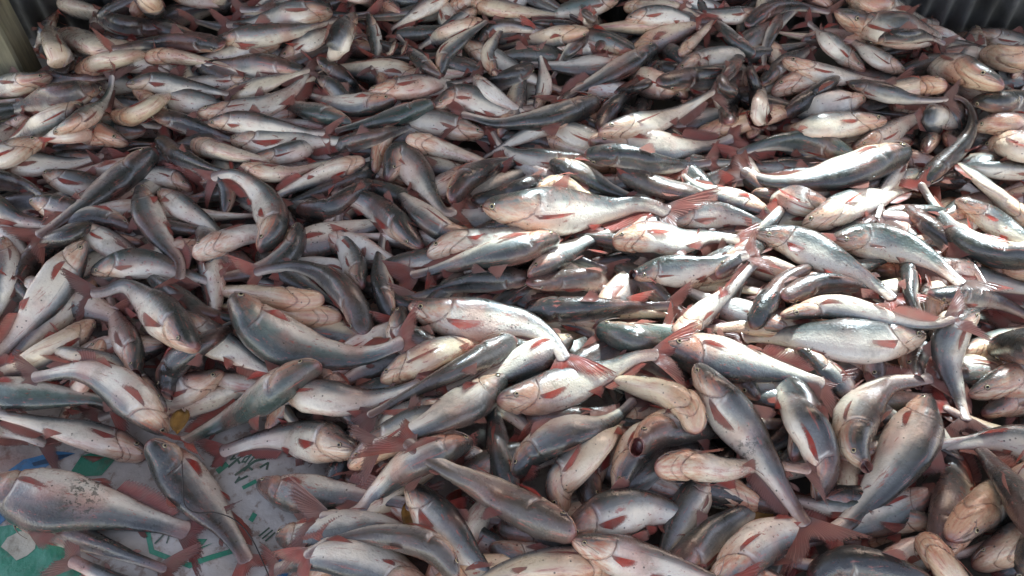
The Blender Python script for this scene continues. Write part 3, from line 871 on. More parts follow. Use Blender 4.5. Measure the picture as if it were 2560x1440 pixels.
3 U70|832,22 742,10 652,25 570,20|k.9|
4 U0|832,36 762,30 682,45 602,60 520,62|t.65 r.5|
5 U40|546,98 640,90 740,76 832,52 905,45|br.6 k.2 w.7|long brownish catfish near the top edge, blunt head left
3 U0|695,152 760,112 822,80 870,58|t.75|
5 L40|884,38 852,90 832,142 795,195|k.6 w.9|
5 L20|920,34 936,90 940,142 915,198|k.2 w.95|
3 U-10|1002,32 950,10 885,-12|t.7|
3 U0|702,110 622,120 542,140 455,152|r.7 t.6|
3 U40|765,176 682,170 602,165 510,160|k.3|
5 U-20|555,246 622,226 692,200 760,178|wm.8 w.95|cream-headed catfish nested inside the S-curved pale one
6 U-20|494,287 590,281 672,263 732,226 769,176 788,105|w.8 t.8 tf1.1|pale S-curved catfish with tail rising to a dark tip, upper left of centre
4 R50|792,145 842,182 882,222 925,252|k.7 w.9|
3 R50|800,192 842,228 868,258|k.6|
6 U20|520,308 590,305 682,316 772,331 860,332|t.7 w.8|silver catfish with dark fin lying level, upper left of centre
5 D22|882,318 822,290 752,270 690,248|gr1 k.4 w.95|green glossy head pointing right, upper left of centre
4 D0|992,250 922,260 852,262 770,238|t.7|
6 D30|1087,260 1022,280 952,300 860,322|gr.9 k.6 w.9|dark green glinting head pointing right, upper centre
4 U0|578,352 652,356 742,352 840,352|t.7 fr.9|
5 U10|600,402 702,388 792,360 870,335|t.6 w.8|
5 U-60|477,360 540,376 602,390 670,402|wm.7 w.95|cream blunt head facing left, left of the speckled cream belly
5 U-55|598,422 662,432 732,432 810,408|wm.7 w.95|cream catfish belly up just left of the speckled one
4 L-50|950,213 965,170 982,115|r1 wm.8|
4 L-50|990,213 1000,170 1012,115|r1 wm.8|
4 U-20|920,238 980,226 1050,214|r.8 wm.5|
# --- top band, centre right
3 U0|1132,-22 1080,10 1022,45|t.75|
4 U-38|1174,8 1240,20 1312,30 1400,35|wm.9 w1.0|
4 U0|1192,25 1142,60 1092,90 1040,125|t.65|
5 D-60|1206,50 1160,70 1110,92|wm.7|
5 R15|1104,192 1110,142 1150,102 1200,65|k.2 wm.7 w1.0|
4 U40|1180,122 1220,80 1262,65 1335,75|k.5 w.6 tf1.4|
6 R-22|1244,194 1220,142 1240,95 1275,45|wm.8 k.4 w1.0|half cream head pointing down at the top centre
7 U-30|1184,194 1220,226 1272,262 1330,295|wm.2 t.95 w.85|bright white jaw facing upper left, upper centre
4 U70|1332,160 1290,190 1235,212|k.7|
7 L-22|1338,277 1360,222 1352,152 1338,95|wm.5 t.8 w1.0|cream catfish standing on its head, dark mouth slit down, upper centre
4 R20|1472,88 1422,130 1385,188|k.4|
7 D18|1645,118 1562,165 1490,203 1422,238 1350,272|w.85 t.55 k.2|grey catfish with sharp dark lower edge rising right, upper centre
4 D40|1450,68 1385,60 1332,60 1290,110|k.5 w.7 tf1.4|
5 D-60|1472,75 1420,86 1362,98|wm.8 w.9|
4 L50|1502,122 1490,80 1468,35|br.8 k.3|
4 U20|1545,0 1470,15 1390,32|gr.8|
5 L18|1102,196 1060,160 1020,120 975,65|t.55 r.3|
4 U0|955,238 1020,220 1080,225 1130,214 1195,192|t.6 tf1.3|
4 U0|1080,272 1150,242 1212,260 1260,276 1320,272|t.6 tf1.3|
7 D30|1502,253 1422,280 1332,300 1242,308 1172,290 1090,272|w.78 k.4|long grey catfish with dark glinting head at right, upper centre
5 U0|1213,336 1160,326 1110,310 1040,298|br.6 wm.5|brown head with round eye facing right beside the upright forked tail
6 U-60|1014,346 1072,362 1132,382 1195,400|wm.5 w1.05|cream speckled belly pointing left beside orange fins, upper centre
4 U0|1422,308 1350,325 1290,350 1225,385|t.85 w.7|
4 U0|1540,368 1470,350 1410,328 1350,310|t.9 tf1.3|
5 R60|1500,332 1520,282 1562,240 1615,208|k.7 w.95|
4 U-50|1558,20 1622,15 1692,15 1755,42|wm.8|
5 U0|1562,53 1622,40 1692,41 1742,62 1800,95|wm.3 t.6 fr.8|pale catfish facing left with red pectoral near the top edge, right of centre
6 L-60|1698,140 1730,106 1766,70 1795,25|wm.8 w1.15|round cream belly pointing lower left near the top, right of centre
5 D40|1887,142 1842,106 1802,66 1755,38|gr.4 k.3 w.95|
5 R40|1952,38 1930,82 1912,130 1910,185|br.6 k.4 w1.0|brown oval catfish standing upright near the top, right of centre
5 U80|1865,65 1920,26 1982,15 2060,28|k1 w.8|black-backed catfish arching along the top, right of centre
3 U0|1892,30 1822,40 1762,30 1690,-5|r.6 t.6|
5 U50|1535,232 1602,206 1652,166 1672,122 1645,80|k.5 w.7 tf1.3|
5 U-10|1680,192 1722,166 1762,150 1810,140|t.75 w.95|
6 U74|1640,206 1702,200 1780,194|k1 w.9|
5 L-50|1716,246 1690,225 1650,215|wm.7 w1.1|
6 U80|1852,138 1822,180 1782,226 1735,265|k.8 br.4 w.9|dark brown back pointing upper right, right of centre in the top band
6 U-12|1495,333 1582,316 1662,296 1732,260 1792,226 1850,215|w.85 t.8 r.4|pale pink-tailed catfish rising to the right, upper right of centre
6 L74|1822,308 1820,262 1808,210|k.8 w1.1|
6 L70|1892,278 1890,235 1880,185|k.8 w1.1|
4 L60|1600,284 1620,232 1642,188|br.5 k.5|
4 U40|1900,212 1952,170 2020,125|k.4|
4 U-20|1928,232 1990,206 2070,200|wm.3 t.7|
5 R60|1958,292 2010,252 2058,216|k.9|
6 R-50|1880,342 1896,302 1902,258|t.95 w1.0|
4 U-50|1738,337 1790,326 1850,308|wm1|
5 D-10|1470,352 1560,362 1650,372 1740,371 1812,355 1890,305|t.9 fr1.1|white catfish with red pectoral lying above the dark blunt-headed one
6 U66|2135,392 2042,360 1952,355 1880,371 1800,405|gr.8 k.8 w.95|big dark teal back in front of the orange tails, upper right
7 U-8|2217,304 2132,311 2040,316 1950,321 1870,308|wm.6 w.9 r.3|warm pale catfish facing right with open gill slit, upper right
# --- top band, right
3 U8|2110,-14 2180,15 2262,40 2342,55 2425,50|t.65 tf1.2|pale catfish along the top right edge, tail by the corrugated wall
4 U18|2085,28 2160,60 2252,76 2332,90 2410,100|t.5 r.4|
4 U0|2262,182 2202,150 2142,110 2082,65|wm.4 t.7|
5 U2|2163,178 2102,132 2050,82 1995,35|t.5 wm.4|dark-topped catfish facing lower right, mouth slit open, upper right
5 U70|2165,100 2252,90 2332,96 2400,135|k.9 w.7|
6 U4|2510,218 2432,186 2350,161 2270,160 2190,182|wm.6 w1.0 r.3|big warm-grey catfish facing right with dark red pectoral, upper right
6 U-40|2369,214 2320,215 2262,222|wm.8|
4 L-10|2440,70 2430,120 2410,170|r.5 t.8|
4 U0|2425,78 2500,100 2590,120|t.6|
5 U-50|2450,130 2512,145 2580,152|wm.8|
5 U-10|1955,150 2040,182 2120,196 2202,206 2290,215|t.85 w.75|
7 U40|2117,205 2190,226 2270,246 2342,250 2410,238|k.5 w.75|dark-nosed silver catfish facing left, upper right
6 D-30|2161,246 2110,260 2045,272|wm.3 t.9 w1.1|white throat facing right above the warm pale catfish
5 U10|2128,372 2210,341 2272,302 2340,278|t.85|
5 L10|2318,375 2330,322 2342,285|t.8|
4 U-20|2230,262 2300,275 2370,300|t.85|
5 U50|2428,250 2500,256 2590,272|k.5|
5 U10|2428,322 2500,311 2590,332|t.8|
5 U0|2438,382 2510,361 2600,372|r.5 t.75|
4 R20|2370,360 2385,310 2380,265|r1 t.4|
4 U-10|2530,190 2560,140 2580,90|t.7|
5 U20|2540,240 2480,225 2420,215|k.3|
"""

# ------------------------------------------------------------------ the setting
ZB = 0.27
WALL_Y = 2.88
FLOOR = plain('concrete', (0.22, 0.20, 0.17), 0.75, 0.3, 3, 0.3)
v, f = [(-9, -7, 0), (9, -7, 0), (9, WALL_Y + 6, 0), (-9, WALL_Y + 6, 0)], [(0, 1, 2, 3)]
floor = mesh_obj('floor', v, f, FLOOR, smooth=False); tag(floor, kind='structure')

IRON = plain('weathered_iron', (0.27, 0.275, 0.265), 0.55, 0.4, 5, 0.2, 0.3, (0.11, 0.11, 0.10))
ROOF = plain('roof_iron', (0.42, 0.36, 0.28), 0.7, 0.2, 4)
ROOF_Z = 3.5

def sheet(x0, x1, z0, z1, y, pitch=0.085, amp=0.016):
    """one upright corrugated sheet, with thickness"""
    n = max(2, int((x1 - x0) / pitch * 10)); V, F = [], []
    for off in (0.0, 0.002):
        for i in range(n + 1):
            x = x0 + (x1 - x0) * i / n
            yy = y + amp * math.sin(x / pitch * 2 * math.pi) + off
            V += [(x, yy, z0), (x, yy, z1)]
    m = 2 * (n + 1)
    for i in range(n):
        F.append((2 * i, 2 * i + 2, 2 * i + 3, 2 * i + 1))
        F.append((m + 2 * i, m + 2 * i + 1, m + 2 * i + 3, m + 2 * i + 2))
        F.append((2 * i, m + 2 * i, m + 2 * i + 2, 2 * i + 2)); F.append((2 * i + 1, 2 * i + 3, m + 2 * i + 3, m + 2 * i + 1))
    return V, F

# the far wall has an opening high up; daylight falls through it on the middle right of the heap
def on_wall(px):
    p = at(px, np.array(0.30)); t = (WALL_Y - p[1]) / SUN_DIR[1]
    q = p + SUN_DIR * t
    return float(q[0]), float(q[2])
wx0 = on_wall((1230, 560))[0]; wx1 = 2.75
wz0 = on_wall((1900, 285))[1]; wz1 = on_wall((1900, 760))[1]
wall = empty('corrugated_wall', (0, WALL_Y, 0))
tag(wall, 'dark corrugated iron wall behind the fish at both top corners', 'wall')
def wsheet(*a):
    V, F = sheet(*a); mesh_obj('iron_sheet', V, F, IRON, wall, loc=(0, WALL_Y, 0))
xs = -3.2; k = 0
while xs < 4.8:
    x1 = min(xs + 0.8, 4.8); yo = WALL_Y + (0.006 if k % 2 else 0.0)
    lo, hi = max(xs, wx0), min(x1, wx1)
    if hi - lo < 0.02:
        wsheet(xs, x1, 0, ROOF_Z, yo)
    else:
        wsheet(xs, x1, 0, wz0, yo)
        if ROOF_Z - wz1 > 0.02: wsheet(xs, x1, wz1, ROOF_Z, yo)
        if lo - xs > 0.02: wsheet(xs, lo, wz0, wz1, yo)
        if x1 - hi > 0.02: wsheet(hi, x1, wz0, wz1, yo)
    xs = x1 - 0.02 if x1 < 4.8 else 9; k += 1

V, F = box(-2.5, 4.6, 0.7, WALL_Y + 0.3, ROOF_Z, ROOF_Z + 0.05)
roof = mesh_obj('roof', V, F, ROOF, smooth=False); tag(roof, kind='structure')
# wooden post at the top left corner
WOOD = NT('old_wood')
Pw = WOOD.pos()
mp = WOOD.n.new('ShaderNodeMapping'); mp.inputs['Scale'].default_value = (1, 1, 0.12); WOOD.l.new(Pw, mp.inputs[0])
gn = WOOD.noise(55, 6, mp.outputs[0], 0.6); gm = WOOD.noise(9, 4, Pw)
cw = WOOD.mix(WOOD.ramp(gn, 0.35, 0.7), (0.23, 0.20, 0.125), (0.12, 0.105, 0.07))
cw = WOOD.mix(WOOD.ramp(gm, 0.45, 0.7, 0.0, 0.6), cw, (0.15, 0.145, 0.085))
WOOD.l.new(cw, WOOD.b.inputs['Base Color']); WOOD.b.inputs['Roughness'].default_value = 0.75
WOOD.bump(gn, 0.4, 0.004)
pc = at((42, 156), np.array(0.24))
V, F = [], []
for i in range(13):
    z = ROOF_Z * i / 12 - (0.001 if i == 12 else 0)
    wv = 0.004 * math.sin(i * 1.7)
    V += [(pc[0] - 0.24 + wv, pc[1], z), (pc[0] - 0.008 + wv, pc[1], z), (pc[0] + wv, pc[1] + 0.01, z), (pc[0] + wv, pc[1] + 0.11, z), (pc[0] - 0.24 + wv, pc[1] + 0.11, z)]
for i in range(12):
    for q in range(5):
        F.append((i * 5 + q, i * 5 + (q + 1) % 5, (i + 1) * 5 + (q + 1) % 5, (i + 1) * 5 + q))
F.append((60, 61, 62, 63, 64))
post = mesh_obj('wooden_post', V, F, WOOD.m, smooth=False)
tag(post, 'worn yellowish wooden post at the top left corner', 'post')

# printed plastic sheet under the fish
SHEET = NT('printed_sheet')
Ps = SHEET.pos()
na, nb, nc = SHEET.noise(5, 5, Ps, 0.6), SHEET.noise(30, 5, Ps, 0.65), SHEET.noise(3.5, 4, Ps)
cs = SHEET.mix(SHEET.ramp(na, 0.35, 0.7), (0.52, 0.48, 0.43), (0.37, 0.33, 0.28))
cs = SHEET.mix(SHEET.ramp(nb, 0.52, 0.66, 0.0, 0.75), cs, (0.20, 0.12, 0.085))
cs = SHEET.mix(SHEET.ramp(nc, 0.56, 0.72, 0.0, 0.55), cs, (0.30, 0.10, 0.07))
SHEET.l.new(cs, SHEET.b.inputs['Base Color']); SHEET.b.inputs['Roughness'].default_value = 0.35
SHEET.bump(SHEET.noise(22, 5, Ps), 0.7, 0.010)
def wave(x, y):
    return 0.009 + 0.006 * math.sin(x * 11 + 1.3 * math.sin(y * 9)) * math.sin(y * 13 + 0.7 * math.sin(x * 7)) + 0.002 * math.sin(x * 41 + y * 23 + 2 * math.sin(y * 17))
tx0, tx1, ty0, ty1 = -1.6, 0.3, 0.35, 1.75
nx, ny = 190, 140
V = [(tx0 + (tx1 - tx0) * i / nx, ty0 + (ty1 - ty0) * j / ny, 0) for i in range(nx + 1) for j in range(ny + 1)]
V = [(x, y, wave(x, y)) for x, y, z in V]
F = [(i * (ny + 1) + j, (i + 1) * (ny + 1) + j, (i + 1) * (ny + 1) + j + 1, i * (ny + 1) + j + 1) for i in range(nx) for j in range(ny)]
tarp = empty('printed_sheet', (-0.6, 1.0, 0))
tag(tarp, 'grubby white plastic sheet with green and blue print at the lower left', 'plastic sheet')
mesh_obj('sheet', V, F, SHEET.m, tarp, loc=(-0.6, 1.0, 0))

def print_mat(name, col):
    k = NT(name); P = k.pos()
    c = k.mix(k.ramp(k.noise(24, 5, P, 0.65), 0.5, 0.72, 0.0, 0.6), col, (0.16, 0.12, 0.085))
    c = k.mix(k.ramp(k.noise(7, 4, P), 0.5, 0.75, 0.0, 0.35), c, tuple(x * 0.5 for x in col))
    k.l.new(c, k.b.inputs['Base Color']); k.b.inputs['Roughness'].default_value = 0.33
    k.bump(k.noise(22, 5, P), 0.7, 0.010)
    return k.m
GREEN = print_mat('green_print', (0.01, 0.24, 0.15)); BLUE = print_mat('blue_print', (0.03, 0.20, 0.36))
NAVY = print_mat('navy_print', (0.02, 0.07, 0.12)); PALE = print_mat('pale_print', (0.46, 0.43, 0.33)); DKG = print_mat('dark_print', (0.05, 0.10, 0.07))

def decal(name, polys, mat, lift=0.0012, label=None):
    """flat print: polygons given in photo pixels, laid on the sheet"""
    from mathutils.geometry import tessellate_polygon
    V, F = [], []
    for poly in polys:
        # densify so the print follows the creases
        d = []
        for i in range(len(poly)):
            a, b = np.array(poly[i], float), np.array(poly[(i + 1) % len(poly)], float)
            m = max(1, int(np.hypot(*(b - a)) / 14))
            d += [a + (b - a) * t / m for t in range(m)]
        W = at(np.array(d), np.full(len(d), 0.006))
        base = len(V)
        tris = tessellate_polygon([[Vector((p[0], p[1], 0)) for p in W]])
        bm = bmesh.new()
        bv = [bm.verts.new((p[0], p[1], 0)) for p in W]
        for t in tris:
            try: bm.faces.new([bv[q] for q in t])
            except ValueError: pass
        for _ in range(5):
            lng = [e for e in bm.edges if e.calc_length() > 0.014]
            if not lng: break
            bmesh.ops.subdivide_edges(bm, edges=lng, cuts=1); bmesh.ops.triangulate(bm, faces=bm.faces[:])
        bm.verts.index_update()
        V += [(q.co.x, q.co.y, wave(q.co.x, q.co.y) + lift) for q in bm.verts]
        F += [tuple(base + q.index for q in fc.verts) for fc in bm.faces]
        bm.free()
    me_bm = mesh_obj(name, V, F, mat, tarp, smooth=False, loc=(-0.6, 1.0, 0))
    if label: me_bm['label'] = label
    return me_bm

def stroke(pts, w, closed=False):
    """poly-line in pixels -> one quad for each segment"""
    out = []; n = len(pts)
    for i in range(n if closed else n - 1):
        a, b = np.array(pts[i], float), np.array(pts[(i + 1) % n], float)
        e = (b - a) / np.hypot(*(b - a)); q = np.array([-e[1], e[0]]) * w / 2
        a2, b2 = a - e * w * 0.28, b + e * w * 0.28
        out.append([tuple(a2 + q), tuple(b2 + q), tuple(b2 - q), tuple(a2 - q)])
    return out

decal('green_band', [[(-60, 1325), (40, 1310), (130, 1318), (185, 1370), (225, 1500), (-60, 1500)]], GREEN)
decal('green_stripe', [[(205, 1140), (260, 1125), (300, 1140), (255, 1190), (170, 1190)]], GREEN)
decal('pale_blot', [[(5, 1370), (20, 1345), (50, 1330), (80, 1328), (95, 1350), (90, 1375), (70, 1392), (45, 1405), (25, 1385)]], PALE, 0.0024)
decal('blue_band', [[(-60, 1240), (0, 1245), (40, 1270), (0, 1312), (-60, 1340)]], BLUE)
decal('dark_blue_band', [[(20, 1180), (60, 1150), (140, 1130), (190, 1135), (120, 1165), (90, 1185)]], BLUE)
decal('navy_streak', [[(80, 1158), (150, 1140), (185, 1138), (120, 1160), (85, 1166)]], NAVY, 0.0024)
decal('green_hexagon', stroke([(372, 1335), (382, 1382), (476, 1417), (595, 1373)], 13), GREEN)
decal('green_hexagon', stroke([(560, 1135), (617, 1108), (680, 1128)], 11), GREEN)
decal('green_emblem', [[(450, 1352), (520, 1350), (505, 1372), (535, 1358), (480, 1392), (456, 1396), (472, 1374)]], GREEN)
decal('emblem_lines', stroke([(424, 1330), (404, 1350), (390, 1362)], 4) + stroke([(430, 1334), (420, 1362)], 4), DKG)
# worn lettering inside the hexagon
L = []
L += stroke([(610, 1140), (590, 1152)], 4) + stroke([(628, 1142), (614, 1146), (606, 1158), (618, 1156)], 4) + stroke([(640, 1126), (614, 1160)], 4)
L += stroke([(646, 1134), (622, 1164)], 4) + stroke([(586, 1140), (576, 1150), (590, 1146)], 4) + stroke([(572, 1168), (594, 1150), (600, 1160)], 6)
L += stroke([(590, 1190), (640, 1156), (664, 1150)], 6) + stroke([(612, 1180), (622, 1170), (632, 1178)], 5) + stroke([(652, 1172), (672, 1160), (668, 1176)], 5)
L += stroke([(594, 1206), (620, 1194)], 5) + stroke([(600, 1196), (590, 1210)], 5)
L += stroke([(648, 1340), (672, 1318)], 4) + stroke([(656, 1346), (680, 1324)], 4) + stroke([(664, 1352), (686, 1330)], 4)
tag(decal('worn_lettering', L, DKG), kind='stuff')
for dash in (stroke([(610, 1222), (640, 1206)], 9), stroke([(546, 1178), (566, 1162)], 14), stroke([(628, 1300), (636, 1286)], 12)): decal('green_dash', dash, GREEN)
decal('blue_label', [[(676, 1440), (700, 1400), (752, 1390), (736, 1412), (716, 1450), (690, 1480), (650, 1480)]], BLUE)
WHITEP = print_mat('white_print', (0.6, 0.6, 0.58))
T = []
for (x, y) in ((694, 1432), (704, 1419), (727, 1402)):          # TT-T on the blue label, written along it
    e = np.array([9, -12.0]) / 15; q = np.array([-12, -9.0]) / 15
    c = np.array([x, y])
    T += stroke([c - e * 5 + q * 6, c + e * 5 + q * 6], 2.6) + stroke([c + q * 6, c - q * 5], 2.6)
T += stroke([(712, 1411), (719, 1405)], 2.6)
decal('label_lettering', T, WHITEP, 0.0024)

# ------------------------------------------------------------------ the rest of the heap, beneath
def filler():
    AV, AF, S1, S2, S3, PA, PB = [], [], [], [], [], [], []
    FV, FF, FS, FT, FP = [], [], [], [], []
    nb = nf = 0
    rng = random.Random(3)
    spots = []
    for layer in (0, 1):
        y = 0.42
        while y < WALL_Y - 0.08:
            hw_ = min(2.45, 0.64 * (y * math.cos(PITCH) + (CAM_H - .2) * math.sin(PITCH)) + 0.40)
            x = -hw_ + rng.uniform(0, .1)
            while x < hw_:
                spots.append((layer, x + rng.uniform(-.06, .06), y + rng.uniform(-.05, .05)))
                x += 0.19 if layer else 0.30
            y += 0.10 if layer else 0.19
    for layer, x, y in spots:
        y = min(y, WALL_Y - 0.10)
        m = float(mound(np.array(x), np.array(y)))
        if m < 0.03 or (layer == 0 and m < 0.09): continue
        Lf = rng.uniform(0.36, 0.46); G = Lf
        an = rng.choice((0, math.pi)) + rng.gauss(0, 0.55)
        dx, dy = math.cos(an), math.sin(an)
        bend = rng.uniform(-0.25, 0.25)
        s = np.linspace(-0.5, 0.5, 16)
        px = x + dx * s * Lf - dy * bend * (s * s - .1) * Lf
        py = y + dy * s * Lf + dx * bend * (s * s - .1) * Lf
        py = np.minimum(py, WALL_Y - 0.07)
        if pc is not None and (px.min() < pc[0] + 0.03 and py.max() > pc[1] - 0.05): continue
        mm = mound(px, py)
        if mm.min() < 0.012: continue
        pz = np.maximum(smooth(mm, 3) - (0.018 if layer else 0.085) + rng.uniform(-.012, .012), 0.03)
        P = np.stack([px, py, pz], 1)
        qx, qy = project(P + np.array([0, 0, .04]))
        if np.any((qx < 135) & (qy < 130)) or np.any((qx > 2270) & (qy < 20 + (qx - 2270) * .24)): continue       # bare wall in the corners
        T = nrm(np.gradient(P, axis=0))
        Vv = np.tile(np.array([0, -0.5, 0.86]), (16, 1)); Vv = nrm(Vv - (Vv * T).sum(1)[:, None] * T)
        Sd = np.cross(T, Vv) * rng.choice((-1, 1))
        tl = math.radians(rng.choice((10, 25, 50, -30, -65, 0, 80)) + rng.uniform(-12, 12))
        sp = Spine(P, Sd * math.cos(tl) + Vv * math.sin(tl), G)
        V, F, su, sv, gl = body_mesh(sp, rng.uniform(.9, 1.1), 0, hi=False)
        o = dict(k=rng.uniform(0, 0.9) ** 2, wm=rng.uniform(0, 1), r=rng.uniform(.5, 1.0), t=rng.uniform(.35, .75), gr=rng.uniform(0, .4), d=0.0, br=rng.uniform(0, .5))
        p1, p2 = pars(o, len(V))
        AV.append(V); AF += [tuple(i + nb for i in q) for q in F]; nb += len(V)
        S1.append(su); S2.append(sv); S3.append(gl); PA.append(p1); PB.append(p2)
        for sheetv in (tail_fin(sp, 1.0, rng, 9, 4), pectoral_fin(sp, rng, 1), pectoral_fin(sp, rng, -1), dorsal_fin(sp, rng, 0.2)):
            fv, ff, fs, ft = sheetv
            FV.append(fv); FF += [tuple(i + nf for i in q) for q in ff]; nf += len(fv)
            FS.append(fs); FT.append(ft); FP.append(np.tile([rng.uniform(.2, 1), rng.uniform(0, .3), 0, 1], (len(fv), 1)))
        hf_mark(V); hd, hv, hw = prof((s + 0.5))
        for i in range(14): hf_add(P[i, 0], P[i, 1], P[i, 2], max(hw[i] * G * .8, .012))
    heap = empty('catfish_heap', (0, 2.0, 0))
    tag(heap, 'mass of further catfish showing only through the gaps of the pile', 'fish heap', kind='stuff')
    a = mesh_obj('bodies', np.vstack(AV), AF, SKIN, heap, dict(su=np.concatenate(S1), sv=np.concatenate(S2), gill=np.concatenate(S3), par=np.vstack(PA), par2=np.vstack(PB)), loc=(0, 2, 0))
    b = mesh_obj('fins', np.vstack(FV), FF, FIN, heap, dict(su=np.concatenate(FS), sv=np.concatenate(FT), par=np.vstack(FP)), loc=(0, 2, 0))
    a['kind'] = 'stuff'; b['kind'] = 'stuff'
    print('filler fish', len(AV))

X, Y = np.meshgrid(gx, gy, indexing='ij')
filler()
HF[:] = np.maximum(HF, np.where(tarp_dist(X, Y) > 0.25, mound(X, Y) - 0.06, 0))

# ------------------------------------------------------------------ the fish one can tell apart
FISH = [parse(l) for l in CATALOG.strip().splitlines() if l and not l.startswith('#')]

def direction(px):
    dx, dy = px[0][0] - px[-1][0], px[0][1] - px[-1][1]
    a = math.degrees(math.atan2(-dy, dx)) % 360
    return ['right', 'upper right', 'up', 'upper left', 'left', 'lower left', 'down', 'lower right'][int((a + 22.5) // 45) % 8]

def look(side, tilt, o):
    if tilt > 45: c = 'black-backed' if o['k'] > .75 else ('brown-backed' if o['br'] > .4 else 'dark grey-backed')
    elif tilt < -35: c = 'cream-bellied'
    elif o['r'] > .65: c = 'red-flushed'
    elif o['gr'] > .5: c = 'green-tinged'
    elif o['k'] > .35: c = 'dark-flanked'
    elif o['t'] > .68: c = 'white-flanked'
    else: c = 'silver-grey'
    e = ' with gaping mouth' if o['m'] > .3 else (' with bent body' if o.get('bent') else '')
    return c + ' catfish' + e

def place(px):
    x = sum(p[0] for p in px) / len(px); y = sum(p[1] for p in px) / len(px)
    rows = [(45, 'at the very top'), (110, 'just below the top edge'), (190, 'in the upper band'), (280, 'a fifth of the way down'), (370, 'a quarter of the way down'),
            (480, 'a third of the way down'), (620, 'above mid-height'), (760, 'at mid-height'), (920, 'below mid-height'), (1100, 'two thirds down'), (1280, 'in the lower band'), (9999, 'near the bottom edge')]
    cols = [(130, 'at the far left'), (380, 'near the left'), (640, 'left quarter'), (900, 'left of centre'), (1150, 'slightly left of centre'), (1400, 'at centre'),
            (1650, 'slightly right of centre'), (1900, 'right of centre'), (2150, 'right quarter'), (2400, 'near the right'), (99999, 'at the far right')]
    return next(t for l, t in cols if x < l), next(t for l, t in rows if y < l)

labels = {}
auto = {}
for i, (order, side, tilt, px, o, label) in enumerate(FISH):
    chord = math.hypot(px[0][0] - px[-1][0], px[0][1] - px[-1][1]); path = sum(math.hypot(px[q + 1][0] - px[q][0], px[q + 1][1] - px[q][1]) for q in range(len(px) - 1))
    o['bent'] = chord < 0.9 * path
    if label: labels[i] = label
    else:
        c, r = place(px)
        auto.setdefault((look(side, tilt, o), direction(px), c, r), []).append(i)
for (lk, dr, c, r), ids in auto.items():
    if len(ids) == 1: labels[ids[0]] = '%s facing %s, %s %s' % (lk, dr, c, r)
    else:
        ids.sort(key=lambda i: FISH[i][3][0][0])
        words = ['leftmost', 'rightmost'] if len(ids) == 2 else ['leftmost', 'middle', 'rightmost']
        for w, i in zip(words, ids): labels[i] = '%s %s facing %s, %s %s' % (w, lk, dr, c, r)

def build_fish(idx):
    order, side, tilt, px, o, label = FISH[idx]
    rng = random.Random(idx * 17 + 5)
    o['k'] = min(1, o['k'] + rng.uniform(0, .42)); o['t'] += rng.uniform(-.12, .1); o['r'] += rng.uniform(-.15, .35)
    sp, rz = make_spine(px, side, tilt, o['w'], o)
    lo = sp.P.min(0); loc = np.array([sp.P[:, 0].mean(), sp.P[:, 1].mean(), max(0.0, lo[2] - rz.max())])
    root = empty('catfish', loc)
    tag(root, labels[idx], 'fish', 'catfish in the heap')
    V, F, su, sv, gl = body_mesh(sp, o['w'], o['m'])
    hf_mark(V)
    p1, p2 = pars(o, len(V))
    mesh_obj('body', V, F, SKIN, root, dict(su=su, sv=sv, gill=gl, crescent=CRES, par=p1, par2=p2), loc=loc)
    def fin(name, dat, red, grey):
        V, F, su, sv = dat
        mesh_obj(name, V, F, FIN, root, dict(su=su, sv=sv, par=np.tile([red, grey, 0, 1], (len(V), 1))), loc=loc)
    red = min(1.0, o['fr'] * rng.uniform(0.4, 1.2)); grey = rng.choice((0, 0, .15, .3, .5)) if o['fr'] >= 0.6 else 0.6
    big = sum(math.hypot(px[q + 1][0] - px[q][0], px[q + 1][1] - px[q][1]) for q in range(len(px) - 1)) > 230
    fin('tail_fin', tail_fin(sp, o['tf'], rng), red * rng.uniform(.4, 1), grey)
    fin('dorsal_fin', dorsal_fin(sp, rng, rng.choice((0.1, 0.2, 0.3, 0.7)) if idx != 120 else 1.0), red * .6, max(grey, .25))
    fin('anal_fin', anal_fin(sp, rng), red * .7, grey * .6)
    for sd in (-1, 1):
        fin('pectoral_fin', pectoral_fin(sp, rng, sd), min(1, red * 1.15), grey * .5)
        if big: fin('pelvic_fin', pelvic_fin(sp, rng, sd), red, grey * .5)
        V, F, su = eye_mesh(sp, sd)
        mesh_obj('eye', V, F, EYE, root, dict(su=su), loc=loc)
        if big:
            V, F = barbel_mesh(sp, rng, sd); mesh_obj('barbel', V, F, BARBEL, root, loc=loc)
    if big: fin('adipose_fin', adipose_fin(sp), red * .5, max(grey, .4))

order_ids = sorted(range(len(FISH)), key=lambda i: (FISH[i][0], sum(p[1] for p in FISH[i][3]) / len(FISH[i][3])))
for i in labels:
    if len(labels[i].split()) > 16: labels[i] = labels[i].replace(' with bent body', '').replace(' of the way', '')
for i in order_ids: build_fish(i)
print('catfish', len(FISH), 'top of heap', float(HF.max()))

# ------------------------------------------------------------------ litter on the fish
def hf_at(x, y):
    return float(HF[min(len(gx) - 1, max(0, int((x - HX0) / HS))), min(len(gy) - 1, max(0, int((y - HY0) / HS)))])

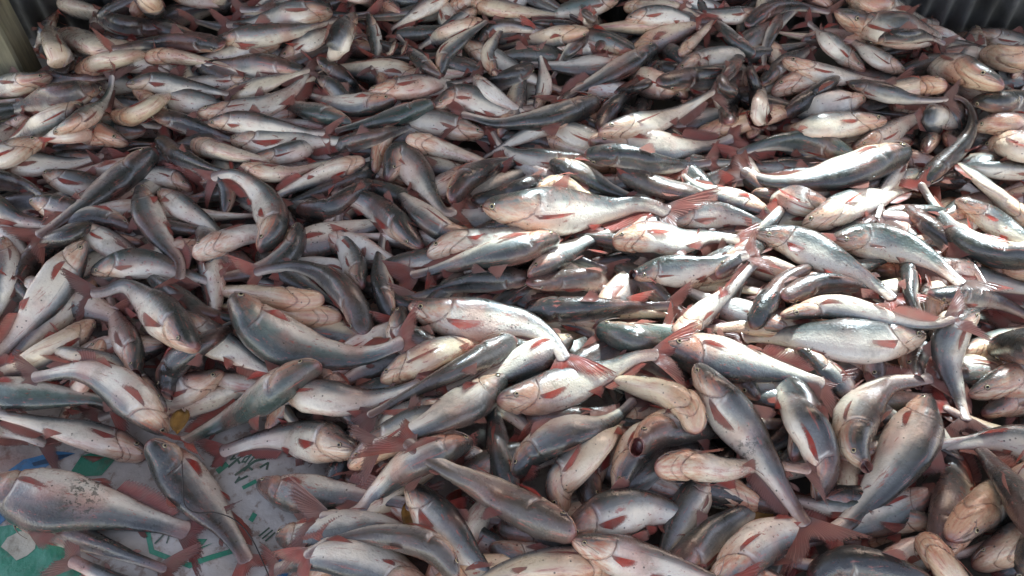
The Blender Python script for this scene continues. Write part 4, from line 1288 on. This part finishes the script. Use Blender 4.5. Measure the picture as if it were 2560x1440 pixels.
LEAF = plain('dry_leaf', (0.33, 0.15, 0.03), 0.5, 0.3, 40, 0.3)
def leaf(px0, px1, wpx, label, lift=0.01):
    z = 0.10
    for _ in range(4):
        m = at(((px0[0] + px1[0]) / 2, (px0[1] + px1[1]) / 2), np.array(z)); z = hf_at(m[0], m[1]) * 0.75 + lift
    A, B = at(px0, np.array(z)), at(px1, np.array(z + 0.01))
    ax = B - A; ln = np.linalg.norm(ax); ax = ax / ln; sdv = nrm(np.cross(ax, np.array([0, -0.4, 0.9])))
    w = wpx / 1280 * TANH * ((A - CP) @ FWD) / 2; nn = np.cross(sdv, ax)
    V, F = [], []
    prof_ = [(0, .25), (.12, .7), (.3, 1), (.55, 1.02), (.8, .8), (.93, .5), (1, .15)]
    for off in (0, -0.0015):
        for t, k in prof_:
            for u in (-1, -.5, 0, .5, 1):
                V.append(A + ax * ln * t + sdv * w * k * u + nn * (0.012 * u * u * (1 if off == 0 else 1) - 0.01 * t * t + off))
    n = len(prof_)
    for i in range(n - 1):
        for q in range(4):
            a = i * 5 + q
            F.append((a, a + 1, a + 6, a + 5)); b = n * 5 + a; F.append((b, b + 5, b + 6, b + 1))
    rim = [i * 5 for i in range(n)] + [(n - 1) * 5 + q for q in range(1, 5)] + [i * 5 + 4 for i in range(n - 2, -1, -1)] + [3, 2, 1]
    for i in range(len(rim)):
        a, b = rim[i], rim[(i + 1) % len(rim)]
        F.append((a, b, b + n * 5, a + n * 5))
    tag(mesh_obj('dry_leaf', V, F, LEAF), label, 'leaf', 'yellow leaves')
leaf((1022, 1262), (1030, 1332), 38, 'orange-yellow leaf tucked beside the broad speckled catfish at the bottom', 0.0)
leaf((1935, 1255), (1855, 1320), 44, 'orange-yellow leaf beside the tail of the long silver catfish', 0.0)
leaf((462, 1030), (440, 1078), 44, 'rusty leaf showing between the pink snout and the green-shining catfish', 0.005)

# a dark strand lying across the bent grey catfish
pxs = catmull([(455, 1152), (458, 1215), (462, 1262), (490, 1282), (540, 1282), (590, 1302), (628, 1345), (655, 1400), (672, 1440)], 60)
z = np.full(60, 0.08)
for _ in range(5):
    P = at(pxs, z); z = 0.4 * z + 0.6 * (np.array([hf_at(p[0], p[1]) for p in P]) + 0.012)
P = at(pxs, smooth(z, 2))
V, F = tube(P, np.full(60, 0.0014), 5)
tag(mesh_obj('strand', V, F, plain('strand_dark', (0.05, 0.04, 0.035), 0.5)), 'thin dark strand lying across the bent grey catfish on the sheet', 'strand')
